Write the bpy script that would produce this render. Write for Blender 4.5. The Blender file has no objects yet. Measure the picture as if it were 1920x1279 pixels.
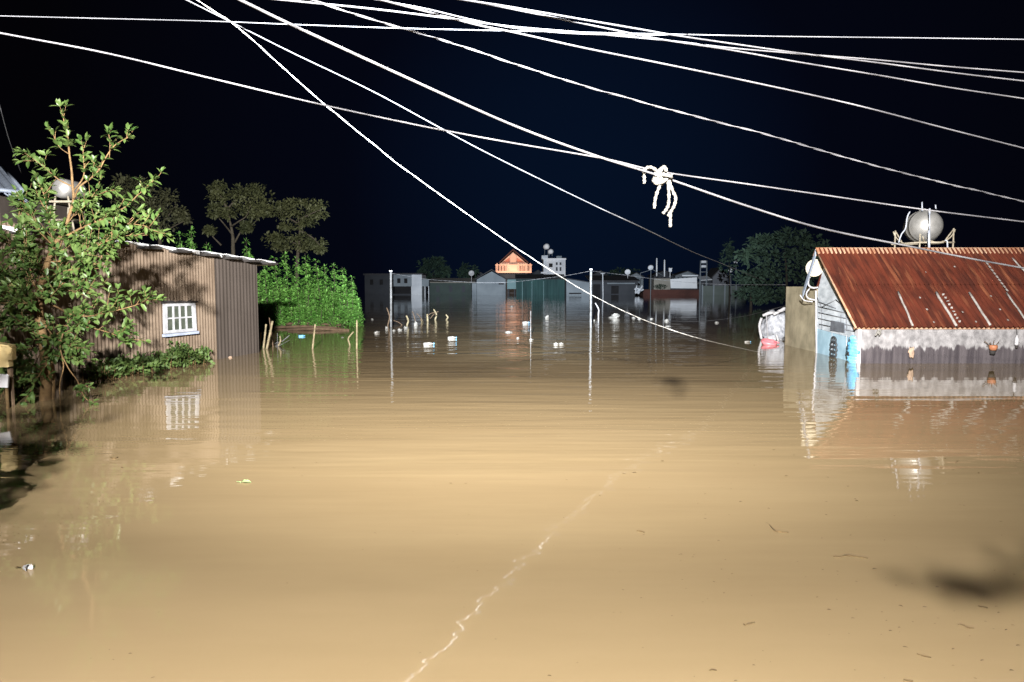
import bpy, math, random
from mathutils import Vector, Matrix, noise as mnoise
R = math.radians
random.seed(7)
S = bpy.context.scene
COL = S.collection

# ------------------------------------------------------------------ camera, world, light, exposure
H, F, HOR = 2.1, 1400.0, 532.0
PITCH = math.atan((639.5 - HOR) / F)
cd = bpy.data.cameras.new('camera'); cam = bpy.data.objects.new('camera', cd); COL.objects.link(cam)
cd.sensor_width = 36; cd.lens = F / 1920 * 36; cd.clip_start = 0.05; cd.clip_end = 6000
cam.location = (0, 0, H); cam.rotation_euler = (R(90) - PITCH, 0, 0)
S.camera = cam

w = bpy.data.worlds.new('World'); S.world = w; w.use_nodes = True
wt = w.node_tree; wn = wt.nodes; wn.clear()
wo = wn.new('ShaderNodeOutputWorld'); bg = wn.new('ShaderNodeBackground')
tc = wn.new('ShaderNodeTexCoord'); dp = wn.new('ShaderNodeVectorMath'); dp.operation = 'DOT_PRODUCT'
gv = Vector((0.09, 1.0, 0.13)).normalized(); dp.inputs[1].default_value = gv
rp = wn.new('ShaderNodeValToRGB')
rp.color_ramp.elements[0].position = 0.80; rp.color_ramp.elements[0].color = (0.0010, 0.0009, 0.0018, 1)
rp.color_ramp.elements[1].position = 1.0; rp.color_ramp.elements[1].color = (0.0016, 0.0052, 0.0165, 1)
e = rp.color_ramp.elements.new(0.955); e.color = (0.0012, 0.0019, 0.0058, 1)
wt.links.new(tc.outputs['Generated'], dp.inputs[0]); wt.links.new(dp.outputs['Value'], rp.inputs[0])
wt.links.new(rp.outputs[0], bg.inputs[0]); bg.inputs[1].default_value = 1.0
wt.links.new(bg.outputs[0], wo.inputs[0])

LAMP = Vector((-0.9, -3.0, 5.9)); FILL_LAMP = Vector((-0.4, -3.6, 4.9))
def spot(name, energy, target, size, blend, color, radius, pos=None):
    d = bpy.data.lights.new(name, 'SPOT'); o = bpy.data.objects.new(name, d); COL.objects.link(o)
    d.energy = energy; d.spot_size = R(size); d.spot_blend = blend; d.color = color; d.shadow_soft_size = radius
    pos = Vector(pos) if pos else LAMP
    o.location = pos; o.rotation_euler = (Vector(target) - pos).to_track_quat('-Z', 'Y').to_euler()
    return o
# flood light near the camera; low fill and far beam are added lamps
fl = spot('flood_and_fill_lamp', 140000, (0.6, 30, 5.0), 96, 1.0, (1.0, 0.955, 0.91), 0.19); fl.scale = (1.0, 0.64, 1.0)   # a rectangular head: wide, but flat
spot('flood_and_fill_lamp', 17300, (0.0, 11, 1.0), 120, 1.0, (1.0, 0.955, 0.91), 0.035, FILL_LAMP)  # added fill lamp: lifts the shadows and evens out the near water
spot('added_beam_lamp', 590000, (7, 130, 8.8), 35, 1.0, (0.84, 0.92, 1.0), 0.06)  # added lamp that brightens the far village

S.view_settings.view_transform = 'Standard'; S.view_settings.look = 'None'
S.view_settings.exposure = 0.0; S.view_settings.gamma = 1.0; S.view_settings.use_curve_mapping = False
S.render.engine = 'CYCLES'
S.cycles.use_denoising = True
S.cycles.max_bounces = 5; S.cycles.diffuse_bounces = 2; S.cycles.glossy_bounces = 3; S.cycles.transmission_bounces = 3
S.cycles.caustics_reflective = False; S.cycles.caustics_refractive = False

# ------------------------------------------------------------------ pixel helpers
def ray(px, py):
    v = Vector(((px - 960) / F, (639.5 - py) / F, -1.0))
    return Matrix.Rotation(R(90) - PITCH, 3, 'X') @ v
def at(px, py, Y):
    d = ray(px, py); t = Y / d.y
    return Vector((d.x * t, Y, H + d.z * t))
def wat(px, py):
    d = ray(px, py); t = -H / d.z
    return Vector((d.x * t, d.y * t, 0.0))
def mpp(Y): return Y / F            # metres per photo pixel

# ------------------------------------------------------------------ materials
MATS = {}
def mat(name, c1, c2=None, scale=4.0, rough=0.7, spec=0.3, stretch=(1, 1, 1), bump=0.0, bscale=None, metal=0.0, detail=4.0, lo=0.35, hi=0.65):
    m = bpy.data.materials.new(name); m.use_nodes = True; nt = m.node_tree; n = nt.nodes
    p = n['Principled BSDF']; p.inputs['Roughness'].default_value = rough
    p.inputs['Specular IOR Level'].default_value = spec; p.inputs['Metallic'].default_value = metal
    p.inputs['Base Color'].default_value = (*c1, 1)
    if c2 is not None or bump:
        t = n.new('ShaderNodeTexCoord'); mp = n.new('ShaderNodeMapping'); mp.inputs['Scale'].default_value = stretch
        nt.links.new(t.outputs['Object'], mp.inputs[0])
        nz = n.new('ShaderNodeTexNoise'); nz.inputs['Scale'].default_value = scale; nz.inputs['Detail'].default_value = detail
        nt.links.new(mp.outputs[0], nz.inputs['Vector'])
    if c2 is not None:
        r = n.new('ShaderNodeValToRGB'); r.color_ramp.elements[0].position = lo; r.color_ramp.elements[1].position = hi
        r.color_ramp.elements[0].color = (*c1, 1); r.color_ramp.elements[1].color = (*c2, 1)
        nt.links.new(nz.outputs[0], r.inputs[0]); nt.links.new(r.outputs[0], p.inputs['Base Color'])
    if bump:
        nb = n.new('ShaderNodeTexNoise'); nb.inputs['Scale'].default_value = bscale or scale * 4; nb.inputs['Detail'].default_value = 3
        nt.links.new(mp.outputs[0], nb.inputs['Vector'])
        b = n.new('ShaderNodeBump'); b.inputs['Strength'].default_value = bump; b.inputs['Distance'].default_value = 0.05
        nt.links.new(nb.outputs[0], b.inputs['Height']); nt.links.new(b.outputs[0], p.inputs['Normal'])
    MATS[name] = m
    return m
def leafmat(name, c1, c2, scale=3.0, rough=0.45, trans=0.25):
    m = mat(name, c1, c2, scale, rough, 0.35, detail=2.0, lo=0.3, hi=0.7)
    nt = m.node_tree; n = nt.nodes; p = n['Principled BSDF']; out = n['Material Output']
    tr = n.new('ShaderNodeBsdfTranslucent'); mx = n.new('ShaderNodeMixShader'); mx.inputs[0].default_value = trans
    src = p.inputs['Base Color'].links[0].from_socket
    nt.links.new(src, tr.inputs[0]); nt.links.new(p.outputs[0], mx.inputs[1]); nt.links.new(tr.outputs[0], mx.inputs[2])
    nt.links.new(mx.outputs[0], out.inputs[0])
    return m

M_white = mat('white_paint', (0.46, 0.46, 0.48), (0.33, 0.33, 0.35), 3, 0.5)
M_rcable = mat('white_twisted_cable', (0.40, 0.40, 0.39), (0.28, 0.28, 0.27), 2, 0.5)
M_cable = mat('pale_cable', (0.085, 0.085, 0.09), (0.022, 0.022, 0.025), 1.3, 0.55)
M_cabledim = mat('grey_cable', (0.075, 0.078, 0.085), (0.028, 0.03, 0.034), 1.0, 0.6)
M_rope = mat('white_rope', (0.135, 0.13, 0.115), (0.055, 0.052, 0.045), 45, 0.85, bump=0.5)
M_plastic = mat('white_plastic', (0.28, 0.275, 0.26), (0.115, 0.11, 0.10), 12, 0.4, bump=0.3, bscale=30)
M_hutwall = mat('brown_sheet_wall', (0.128, 0.097, 0.070), (0.086, 0.062, 0.043), 1.6, 0.7, 0.2, (1, 1, 0.6), 0.15, 12)
M_hutend = mat('grey_brown_sheet', (0.074, 0.062, 0.055), (0.054, 0.045, 0.039), 1.3, 0.75, 0.2, (2, 2, 0.4))
M_roofedge = mat('pale_roof_sheet', (0.70, 0.72, 0.75), (0.56, 0.58, 0.60), 3, 0.45, bump=0.1)
M_dark = mat('dark_parts_and_shade', (0.02, 0.02, 0.02), (0.035, 0.03, 0.028), 5, 0.8)
M_winframe = mat('white_window_frame', (0.36, 0.37, 0.39), (0.24, 0.25, 0.27), 6, 0.5)
M_glass = mat('dusty_pane', (0.035, 0.045, 0.035), (0.065, 0.075, 0.06), 6, 0.25, 0.5)
M_bark = mat('tan_bark', (0.15, 0.095, 0.042), (0.085, 0.053, 0.025), 8, 0.8, 0.2, bump=0.3)
M_greybark = mat('grey_bark', (0.09, 0.08, 0.06), (0.055, 0.048, 0.036), 4, 0.85, 0.2)
M_leaf = leafmat('guava_leaf', (0.029, 0.066, 0.014), (0.086, 0.128, 0.036), 4.5)
M_weed = leafmat('weed_leaf', (0.045, 0.085, 0.022), (0.09, 0.145, 0.035), 3.0, 0.6)
M_shrub = leafmat('shrub_leaf', (0.115, 0.33, 0.058), (0.235, 0.50, 0.115), 1.4, 0.55, 0.2)
M_olive = leafmat('olive_leaf', (0.040, 0.050, 0.021), (0.088, 0.098, 0.042), 0.8, 0.6, 0.15)
M_olive_dark = leafmat('dim_leaf', (0.045, 0.05, 0.026), (0.08, 0.085, 0.04), 0.8, 0.65, 0.1)
M_fargreen = leafmat('far_green_leaf', (0.013, 0.030, 0.021), (0.026, 0.052, 0.032), 0.25, 0.8, 0.1)
M_stake = mat('pale_bamboo', (0.25, 0.21, 0.13), (0.12, 0.10, 0.06), 9, 0.7, bump=0.2)
M_pole = mat('white_pole', (0.15, 0.155, 0.16), (0.055, 0.055, 0.055), 2.2, 0.6, stretch=(1, 1, 2))

# rusty corrugated roof: streaks run down the slope (y/z), colour changes across (x)
def rust():
    m = mat('rusty_roof', (0.090, 0.0195, 0.0095), (0.040, 0.0098, 0.0058), 3.0, 0.75, 0.2, (2.2, 0.35, 0.35), 0.2, 14)
    nt = m.node_tree; n = nt.nodes; p = n['Principled BSDF']; base = p.inputs['Base Color'].links[0].from_socket
    t = n.new('ShaderNodeTexCoord'); mp = n.new('ShaderNodeMapping'); mp.inputs['Scale'].default_value = (9, 0.5, 0.5)
    nt.links.new(t.outputs['Object'], mp.inputs[0])
    nz = n.new('ShaderNodeTexNoise'); nz.inputs['Scale'].default_value = 1.4; nz.inputs['Detail'].default_value = 5
    nt.links.new(mp.outputs[0], nz.inputs['Vector'])
    r = n.new('ShaderNodeValToRGB'); r.color_ramp.elements[0].position = 0.55; r.color_ramp.elements[1].position = 0.74
    nt.links.new(nz.outputs[0], r.inputs[0])
    mx = n.new('ShaderNodeMix'); mx.data_type = 'RGBA'
    nt.links.new(r.outputs[0], mx.inputs['Factor']); nt.links.new(base, mx.inputs[6]); mx.inputs[7].default_value = (0.165, 0.056, 0.026, 1)
    nt.links.new(mx.outputs[2], p.inputs['Base Color'])
    return m
M_rust = rust()
M_ridge = mat('weathered_ridge', (0.40, 0.27, 0.18), (0.28, 0.13, 0.07), 2.5, 0.8)
M_batten = mat('pale_batten', (0.33, 0.315, 0.30), (0.20, 0.18, 0.165), 6, 0.7)
def stained_wall(name, low, high, c_hi1, c_hi2, c_lo1, c_lo2, amp):
    """concrete with a damp tide mark: the mark's ragged top is a stain on the wall itself"""
    m = mat(name, c_hi1, c_hi2, 2.6, 0.85, 0.2, (2.6, 2.6, 2.0), 0.35, 14, detail=8.0)
    nt = m.node_tree; n = nt.nodes; p = n['Principled BSDF']; base = p.inputs['Base Color'].links[0].from_socket
    g = n.new('ShaderNodeNewGeometry'); sp = n.new('ShaderNodeSeparateXYZ'); nt.links.new(g.outputs['Position'], sp.inputs[0])
    mp = n.new('ShaderNodeMapping'); mp.inputs['Scale'].default_value = (4.6, 4.6, 0.4); nt.links.new(g.outputs['Position'], mp.inputs[0])
    nz = n.new('ShaderNodeTexNoise'); nz.inputs['Scale'].default_value = 1.7; nz.inputs['Detail'].default_value = 4; nz.inputs['Roughness'].default_value = 0.6
    nt.links.new(mp.outputs[0], nz.inputs['Vector'])
    ma = n.new('ShaderNodeMath'); ma.operation = 'MULTIPLY_ADD'; ma.inputs[1].default_value = amp
    nt.links.new(nz.outputs[0], ma.inputs[0]); nt.links.new(sp.outputs['Z'], ma.inputs[2])
    mr = n.new('ShaderNodeMapRange'); mr.inputs['From Min'].default_value = low + amp * 0.5; mr.inputs['From Max'].default_value = high + amp * 0.5
    nt.links.new(ma.outputs[0], mr.inputs['Value'])
    n2 = n.new('ShaderNodeTexNoise'); n2.inputs['Scale'].default_value = 2.2; n2.inputs['Detail'].default_value = 5
    nt.links.new(mp.outputs[0], n2.inputs['Vector'])
    r2 = n.new('ShaderNodeValToRGB'); r2.color_ramp.elements[0].position = 0.35; r2.color_ramp.elements[1].position = 0.65
    r2.color_ramp.elements[0].color = (*c_lo1, 1); r2.color_ramp.elements[1].color = (*c_lo2, 1); nt.links.new(n2.outputs[0], r2.inputs[0])
    mx = n.new('ShaderNodeMix'); mx.data_type = 'RGBA'
    nt.links.new(mr.outputs[0], mx.inputs['Factor']); nt.links.new(r2.outputs[0], mx.inputs[6]); nt.links.new(base, mx.inputs[7])
    nt.links.new(mx.outputs[2], p.inputs['Base Color'])
    return m
M_front = stained_wall('stained_concrete', 0.40, 0.46, (0.275, 0.27, 0.278), (0.14, 0.137, 0.142), (0.037, 0.032, 0.037), (0.078, 0.069, 0.075), 0.6)
M_gable = mat('grey_board_gable', (0.56, 0.62, 0.68), (0.36, 0.41, 0.46), 2.5, 0.75, 0.2, (1, 1, 3), 0.15)
M_bluewall = mat('pale_blue_wall', (0.36, 0.54, 0.66), (0.25, 0.40, 0.51), 2.5, 0.7, 0.2)
M_slab = mat('beige_concrete', (0.35, 0.315, 0.225), (0.22, 0.20, 0.14), 1.8, 0.85, 0.2, bump=0.2)
M_bluebag = mat('bright_blue_plastic', (0.10, 0.38, 0.66), (0.20, 0.48, 0.70), 5, 0.35, 0.5, bump=0.4, bscale=20)
M_steel = mat('stainless_steel', (0.40, 0.40, 0.39), (0.30, 0.30, 0.29), 4, 0.46, 0.6, metal=0.55)
M_frame = mat('galvanised_frame', (0.36, 0.33, 0.26), (0.20, 0.17, 0.125), 6, 0.6)
M_dish = mat('cream_dish', (0.42, 0.395, 0.31), (0.34, 0.315, 0.25), 5, 0.55)
M_pipe = mat('pvc_pipe', (0.38, 0.41, 0.47), (0.28, 0.31, 0.37), 5, 0.4)
M_bluemetal = mat('blue_grey_metal', (0.24, 0.28, 0.35), (0.16, 0.195, 0.25), 3, 0.45)
M_orange = mat('orange_plastic', (0.34, 0.14, 0.07), (0.26, 0.10, 0.05), 8, 0.5)
M_peach = mat('peach_glow_and_lump', (0.36, 0.26, 0.19), (0.28, 0.20, 0.15), 9, 0.8)  # tone of the peach glow on the wall, also used on a floating lump
M_pink = mat('pink_plastic', (0.62, 0.22, 0.25), (0.52, 0.16, 0.19), 8, 0.35)
M_yellow = mat('cream_yellow_board', (0.48, 0.38, 0.19), (0.36, 0.27, 0.12), 6, 0.6)
M_tarp = mat('white_tarp', (0.42, 0.44, 0.48), (0.22, 0.235, 0.27), 6, 0.6, bump=0.6, bscale=9)
M_twig = mat('dark_twig', (0.07, 0.045, 0.02), (0.12, 0.08, 0.035), 20, 0.9)
M_darkbark = mat('dark_bark', (0.022, 0.019, 0.014), (0.012, 0.011, 0.009), 3, 0.9)
M_brownstuff = mat('brown_wood', (0.075, 0.05, 0.032), (0.12, 0.082, 0.052), 6, 0.85)

# far village
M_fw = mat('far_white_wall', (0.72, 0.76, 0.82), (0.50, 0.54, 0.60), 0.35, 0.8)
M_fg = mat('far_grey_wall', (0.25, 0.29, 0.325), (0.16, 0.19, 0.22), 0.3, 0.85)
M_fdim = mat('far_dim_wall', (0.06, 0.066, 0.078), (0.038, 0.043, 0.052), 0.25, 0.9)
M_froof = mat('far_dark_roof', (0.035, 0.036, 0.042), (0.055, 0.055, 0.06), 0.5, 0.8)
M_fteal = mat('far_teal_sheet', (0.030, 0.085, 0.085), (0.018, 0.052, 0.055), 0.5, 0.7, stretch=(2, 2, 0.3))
M_fteal2 = mat('far_pale_teal', (0.19, 0.31, 0.33), (0.14, 0.24, 0.26), 0.5, 0.7)
M_fbrown = mat('far_red_brown_wall', (0.095, 0.038, 0.03), (0.06, 0.025, 0.021), 0.5, 0.85)
M_ftan = mat('far_tan_wall', (0.27, 0.26, 0.23), (0.20, 0.19, 0.17), 0.5, 0.85)
M_fbright = mat('far_bright_sheet', (0.80, 0.83, 0.88), (0.70, 0.74, 0.80), 0.6, 0.6)
M_fdark = mat('far_dark_opening', (0.012, 0.012, 0.015), (0.02, 0.02, 0.022), 1, 0.9)
M_forange = mat('orange_plaster', (0.80, 0.46, 0.32), (0.70, 0.38, 0.26), 0.5, 0.8)
M_fred = mat('orange_red_trim', (0.62, 0.20, 0.12), (0.5, 0.15, 0.09), 0.6, 0.8)

# muddy flood water
def water():
    m = bpy.data.materials.new('muddy_water'); m.use_nodes = True; nt = m.node_tree; n = nt.nodes
    n.remove(n['Principled BSDF']); out = n['Material Output']
    dif = n.new('ShaderNodeBsdfDiffuse'); glo = n.new('ShaderNodeBsdfGlossy'); glo.inputs['Roughness'].default_value = 0.025
    fr = n.new('ShaderNodeFresnel'); fr.inputs['IOR'].default_value = 1.42; add = n.new('ShaderNodeAddShader')
    inv = n.new('ShaderNodeMath'); inv.operation = 'SUBTRACT'; inv.inputs[0].default_value = 1.0; nt.links.new(fr.outputs[0], inv.inputs[1])
    sq = n.new('ShaderNodeMath'); sq.operation = 'POWER'; sq.inputs[1].default_value = 1.4; nt.links.new(inv.outputs[0], sq.inputs[0])
    mud = n.new('ShaderNodeVectorMath'); mud.operation = 'SCALE'; nt.links.new(sq.outputs[0], mud.inputs['Scale'])
    nt.links.new(mud.outputs[0], dif.inputs['Color']); nt.links.new(fr.outputs[0], glo.inputs['Color'])
    nt.links.new(dif.outputs[0], add.inputs[0]); nt.links.new(glo.outputs[0], add.inputs[1]); nt.links.new(add.outputs[0], out.inputs['Surface'])
    t = n.new('ShaderNodeTexCoord')
    def nz(scale, sx, sy, det=2.0, rough=0.5):
        mp = n.new('ShaderNodeMapping'); mp.inputs['Scale'].default_value = (sx, sy, 1); nt.links.new(t.outputs['Object'], mp.inputs[0])
        a = n.new('ShaderNodeTexNoise'); a.inputs['Scale'].default_value = scale; a.inputs['Detail'].default_value = det; a.inputs['Roughness'].default_value = rough
        nt.links.new(mp.outputs[0], a.inputs['Vector']); return a
    c = nz(0.35, 0.7, 2.2, 6.0, 0.6)
    r = n.new('ShaderNodeValToRGB'); r.color_ramp.elements[0].position = 0.3; r.color_ramp.elements[1].position = 0.7
    r.color_ramp.elements[0].color = (0.272, 0.201, 0.109, 1); r.color_ramp.elements[1].color = (0.304, 0.228, 0.126, 1)
    nt.links.new(c.outputs[0], r.inputs[0]); nt.links.new(r.outputs[0], mud.inputs[0])
    a1 = nz(1.0, 0.26, 1.9, 3.0)       # long low ripples lying across the view
    a2 = nz(1.0, 1.5, 3.4, 2.0)         # small chop
    gate = nz(0.16, 1.0, 1.8, 2.0)      # calm and rippled patches
    gr = n.new('ShaderNodeMapRange'); gr.inputs['From Min'].default_value = 0.35; gr.inputs['From Max'].default_value = 0.7
    gr.inputs['To Min'].default_value = 0.6; gr.inputs['To Max'].default_value = 1.3
    nt.links.new(gate.outputs[0], gr.inputs['Value'])
    # the water is sheltered near the bank where the camera stands and livelier further out
    sp = n.new('ShaderNodeSeparateXYZ'); nt.links.new(t.outputs['Object'], sp.inputs[0])
    gy = n.new('ShaderNodeMapRange'); gy.inputs['From Min'].default_value = 4.0; gy.inputs['From Max'].default_value = 22.0
    gy.inputs['To Min'].default_value = 0.36; gy.inputs['To Max'].default_value = 2.3; nt.links.new(sp.outputs['Y'], gy.inputs['Value'])
    gm = n.new('ShaderNodeMath'); gm.operation = 'MULTIPLY'; nt.links.new(gr.outputs[0], gm.inputs[0]); nt.links.new(gy.outputs[0], gm.inputs[1])
    ab = n.new('ShaderNodeMath'); ab.operation = 'ABSOLUTE'; nt.links.new(sp.outputs['X'], ab.inputs[0])   # calmer in the lee of the houses
    gx_ = n.new('ShaderNodeMapRange'); gx_.inputs['From Min'].default_value = 5.0; gx_.inputs['From Max'].default_value = 9.0
    gx_.inputs['To Min'].default_value = 1.0; gx_.inputs['To Max'].default_value = 0.20; nt.links.new(ab.outputs[0], gx_.inputs['Value'])
    gm2 = n.new('ShaderNodeMath'); gm2.operation = 'MULTIPLY'; nt.links.new(gm.outputs[0], gm2.inputs[0]); nt.links.new(gx_.outputs[0], gm2.inputs[1]); gm = gm2
    s = n.new('ShaderNodeMath'); s.operation = 'MULTIPLY_ADD'; s.inputs[1].default_value = 0.11
    nt.links.new(a2.outputs[0], s.inputs[0]); nt.links.new(a1.outputs[0], s.inputs[2])
    s2 = n.new('ShaderNodeMath'); s2.operation = 'MULTIPLY'; nt.links.new(s.outputs[0], s2.inputs[0]); nt.links.new(gm.outputs[0], s2.inputs[1])
    b = n.new('ShaderNodeBump'); b.inputs['Strength'].default_value = 1.0; b.inputs['Distance'].default_value = 0.012
    nt.links.new(s2.outputs[0], b.inputs['Height'])
    for x_ in (dif, glo, fr): nt.links.new(b.outputs[0], x_.inputs['Normal'])
    return m
M_water = water()

# ------------------------------------------------------------------ mesh builder and scene helpers
class MB:
    def __init__(s): s.v = []; s.f = []; s.sm = []; s.st = []
    def add(s, vs, fs, smooth=False):
        o = len(s.v); s.st.append((o, len(s.f))); s.v += [Vector(q) for q in vs]
        for f in fs: s.f.append([o + i for i in f]); s.sm.append(smooth)
    def box(s, c, size, rot=None):
        hx, hy, hz = size[0] / 2, size[1] / 2, size[2] / 2
        vs = [Vector((x, y, z)) for x in (-hx, hx) for y in (-hy, hy) for z in (-hz, hz)]
        if rot is not None: vs = [rot @ q for q in vs]
        c = Vector(c)
        s.add([c + q for q in vs], [(0, 1, 3, 2), (4, 6, 7, 5), (0, 4, 5, 1), (2, 3, 7, 6), (0, 2, 6, 4), (1, 5, 7, 3)])
    def box2(s, a, b): s.box((Vector(a) + Vector(b)) / 2, [abs(b[i] - a[i]) for i in range(3)])
    def prism(s, poly, d):
        """polygon (3D points) pushed along vector d"""
        n = len(poly); d = Vector(d); vs = [Vector(q) for q in poly] + [Vector(q) + d for q in poly]
        fs = [tuple(range(n - 1, -1, -1)), tuple(range(n, 2 * n))] + [(i, (i + 1) % n, n + (i + 1) % n, n + i) for i in range(n)]
        s.add(vs, fs)
    def tube(s, pts, r, sides=8, cap=True):
        pts = [Vector(q) for q in pts]; n = len(pts)
        rr = r if isinstance(r, (list, tuple)) else [r] * n
        vs = []; up = None
        for i, q in enumerate(pts):
            t = (pts[min(i + 1, n - 1)] - pts[max(i - 1, 0)])
            if t.length < 1e-9: t = Vector((0, 0, 1))
            t.normalize()
            if up is None: up = t.orthogonal().normalized()
            else:
                up = up - t * up.dot(t)
                up = up.normalized() if up.length > 1e-6 else t.orthogonal().normalized()
            b = t.cross(up)
            for k in range(sides):
                a = 2 * math.pi * k / sides
                vs.append(q + (up * math.cos(a) + b * math.sin(a)) * rr[i])
        fs = [(i * sides + k, i * sides + (k + 1) % sides, (i + 1) * sides + (k + 1) % sides, (i + 1) * sides + k) for i in range(n - 1) for k in range(sides)]
        if cap: fs += [tuple(range(sides - 1, -1, -1)), tuple(range((n - 1) * sides, n * sides))]
        s.add(vs, fs, True)
    def lathe(s, o, axis, prof, sides=20):
        """profile [(r, h)] round an axis"""
        axis = Vector(axis).normalized(); u = axis.orthogonal().normalized(); v = axis.cross(u); o = Vector(o); vs = []
        for r, h in prof:
            for k in range(sides):
                a = 2 * math.pi * k / sides; vs.append(o + axis * h + (u * math.cos(a) + v * math.sin(a)) * r)
        n = len(prof)
        fs = [(i * sides + k, i * sides + (k + 1) % sides, (i + 1) * sides + (k + 1) % sides, (i + 1) * sides + k) for i in range(n - 1) for k in range(sides)]
        s.add(vs, fs, True)
    def leaf(s, p, d, nrm, L, W):
        d = d.normalized(); side = d.cross(nrm)
        side = side.normalized() if side.length > 1e-5 else d.orthogonal().normalized()
        n = side.cross(d).normalized(); f = 0.18 * W; c = -0.10 * L
        vs = [p, p + d * L * .3 + side * W * .42 + n * f, p + d * L * .3 - side * W * .42 + n * f,
              p + d * L * .68 + side * W * .40 + n * (f + c * .5), p + d * L * .68 - side * W * .40 + n * (f + c * .5),
              p + d * L + n * c, p + d * L * .3, p + d * L * .68 + n * c * .5]
        s.add(vs, [(0, 6, 1), (0, 2, 6), (6, 7, 3, 1), (6, 2, 4, 7), (7, 5, 3), (7, 4, 5)], True)
    def card(s, p, d, nrm, L, W):
        d = d.normalized(); side = d.cross(nrm)
        side = side.normalized() if side.length > 1e-5 else d.orthogonal().normalized()
        n = side.cross(d).normalized()
        s.add([p, p + d * L * .5 + side * W * .5 + n * W * .15, p + d * L, p + d * L * .5 - side * W * .5 + n * W * .15], [(0, 1, 2), (0, 2, 3)], False)
    def each(s, name, m, parent):
        out = []
        for (v0, f0), (v1, f1) in zip(s.st, s.st[1:] + [(len(s.v), len(s.f))]):
            k = MB(); k.v = s.v[v0:v1]; k.f = [[i - v0 for i in f] for f in s.f[f0:f1]]; k.sm = s.sm[f0:f1]; out.append(k.build(name, m, parent))
        return out
    def build(s, name, m, parent=None, base=None):
        me = bpy.data.meshes.new(name)
        off = Vector(base) if base is not None else (rootloc(parent) if parent else Vector((0, 0, 0)))
        me.from_pydata([tuple(q - off) for q in s.v], [], s.f); me.update()
        me.polygons.foreach_set('use_smooth', s.sm)
        me.materials.append(m)
        o = bpy.data.objects.new(name, me); COL.objects.link(o)
        if parent: o.parent = parent
        elif base is not None: o.location = off
        return o
def rootloc(o):
    while o.parent: o = o.parent
    return Vector(o.location)
def tag(o, label, cat, group=None):
    o['label'] = label; o['category'] = cat
    if group: o['group'] = group
    return o
def thing(name, label, cat, loc, group=None):
    o = bpy.data.objects.new(name, None); COL.objects.link(o); o.location = Vector(loc); o.empty_display_size = 0.2
    return tag(o, label, cat, group)
def copy_tree(o, parent=None):
    c = o.copy(); COL.objects.link(c)
    if parent: c.parent = parent
    for ch in list(o.children): copy_tree(ch, c)
    return c
def catmull(pts, n=8):
    pts = [Vector(q) for q in pts]; P = [pts[0] * 2 - pts[1]] + pts + [pts[-1] * 2 - pts[-2]]; out = []
    for i in range(1, len(P) - 2):
        a, b, c, d = P[i - 1], P[i], P[i + 1], P[i + 2]
        for k in range(n):
            t = k / n; out.append(0.5 * ((2 * b) + (c - a) * t + (2 * a - 5 * b + 4 * c - d) * t * t + (3 * b - a - 3 * c + d) * t ** 3))
    out.append(pts[-1]); return out
def rv(): 
    while True:
        v = Vector((random.uniform(-1, 1), random.uniform(-1, 1), random.uniform(-1, 1)))
        if 0.05 < v.length < 1: return v
def U(a, b): return random.uniform(a, b)

# ------------------------------------------------------------------ water (the flood reaches the horizon)
wm = MB(); wm.add([(-2500, -300, 0), (2500, -300, 0), (2500, 4000, 0), (-2500, 4000, 0)], [(0, 1, 2, 3)])
wobj = wm.build('water', M_water); wobj['kind'] = 'structure'

# ------------------------------------------------------------------ left hut
def corr_wall(mb, A, B, z0, zA, zB, pitch, amp, thick=0.02, nper=8):
    """corrugated sheet between plan points A and B, top edge from zA to zB"""
    A = Vector(A); B = Vector(B); L = (B - A).length; d = (B - A) / L; nr = Vector((d.y, -d.x, 0))
    n = max(8, int(L / pitch * nper)); vs = []; fs = []
    for i in range(n + 1):
        u = L * i / n; off = amp * math.sin(2 * math.pi * u / pitch)
        zt = zA + (zB - zA) * i / n
        q = A + d * u + nr * off
        for z in (z0, zt): vs.append(Vector((q.x, q.y, z)))
        q2 = q - nr * thick
        for z in (z0, zt): vs.append(Vector((q2.x, q2.y, z)))
    for i in range(n):
        a = i * 4; b = a + 4
        fs += [(a, b, b + 1, a + 1), (a + 2, a + 3, b + 3, b + 2), (a + 1, b + 1, b + 3, a + 3)]
    fs += [(0, 1, 3, 2), (n * 4, n * 4 + 2, n * 4 + 3, n * 4 + 1)]
    mb.add(vs, fs, False)
C0 = wat(405, 674.5); CB = wat(485, 661); CW = wat(303, 688)
C0.z = CB.z = CW.z = 0
dW = (CW - C0).normalized()
CA = C0 + dW * 9.2                       # near end, outside the frame
zc = at(405, 480, C0.y).z; zb = at(485, 491, CB.y).z; za = zc + 0.085 * 9.2
hut = thing('corrugated_hut', 'brown corrugated metal hut standing in the flood behind the leafy tree', 'hut', (C0.x, C0.y, 0))
m = MB(); corr_wall(m, CA, C0, -1.5, za, zc, 0.10, 0.014); m.build('wall', M_hutwall, hut)['label'] = 'brown corrugated wall with a white window'
m = MB(); corr_wall(m, C0 + Vector((0.004, 0.03, 0)), CB, -1.5, zc, zb, 0.17, 0.007); m.build('end_wall', M_hutend, hut)['label'] = 'darker grey brown sheet wall'
nrm = Vector((-(CA - C0).normalized().y, (CA - C0).normalized().x, 0)); 
if nrm.x < 0: nrm = -nrm
m = MB(); m.tube([C0 + Vector((0.012, 0, -1.5)), C0 + Vector((0.012, 0, zc))], 0.022, 8); m.build('corner_post', M_hutwall, hut)
m = MB()
BK = -nrm * 4.5
m.prism([CB + Vector((0, 0, -1.5)), CB + BK + Vector((0, 0, -1.5)), CB + BK + Vector((0, 0, zb)), CB + Vector((0, 0, zb))], (CB - C0).normalized() * 0.03)
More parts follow.
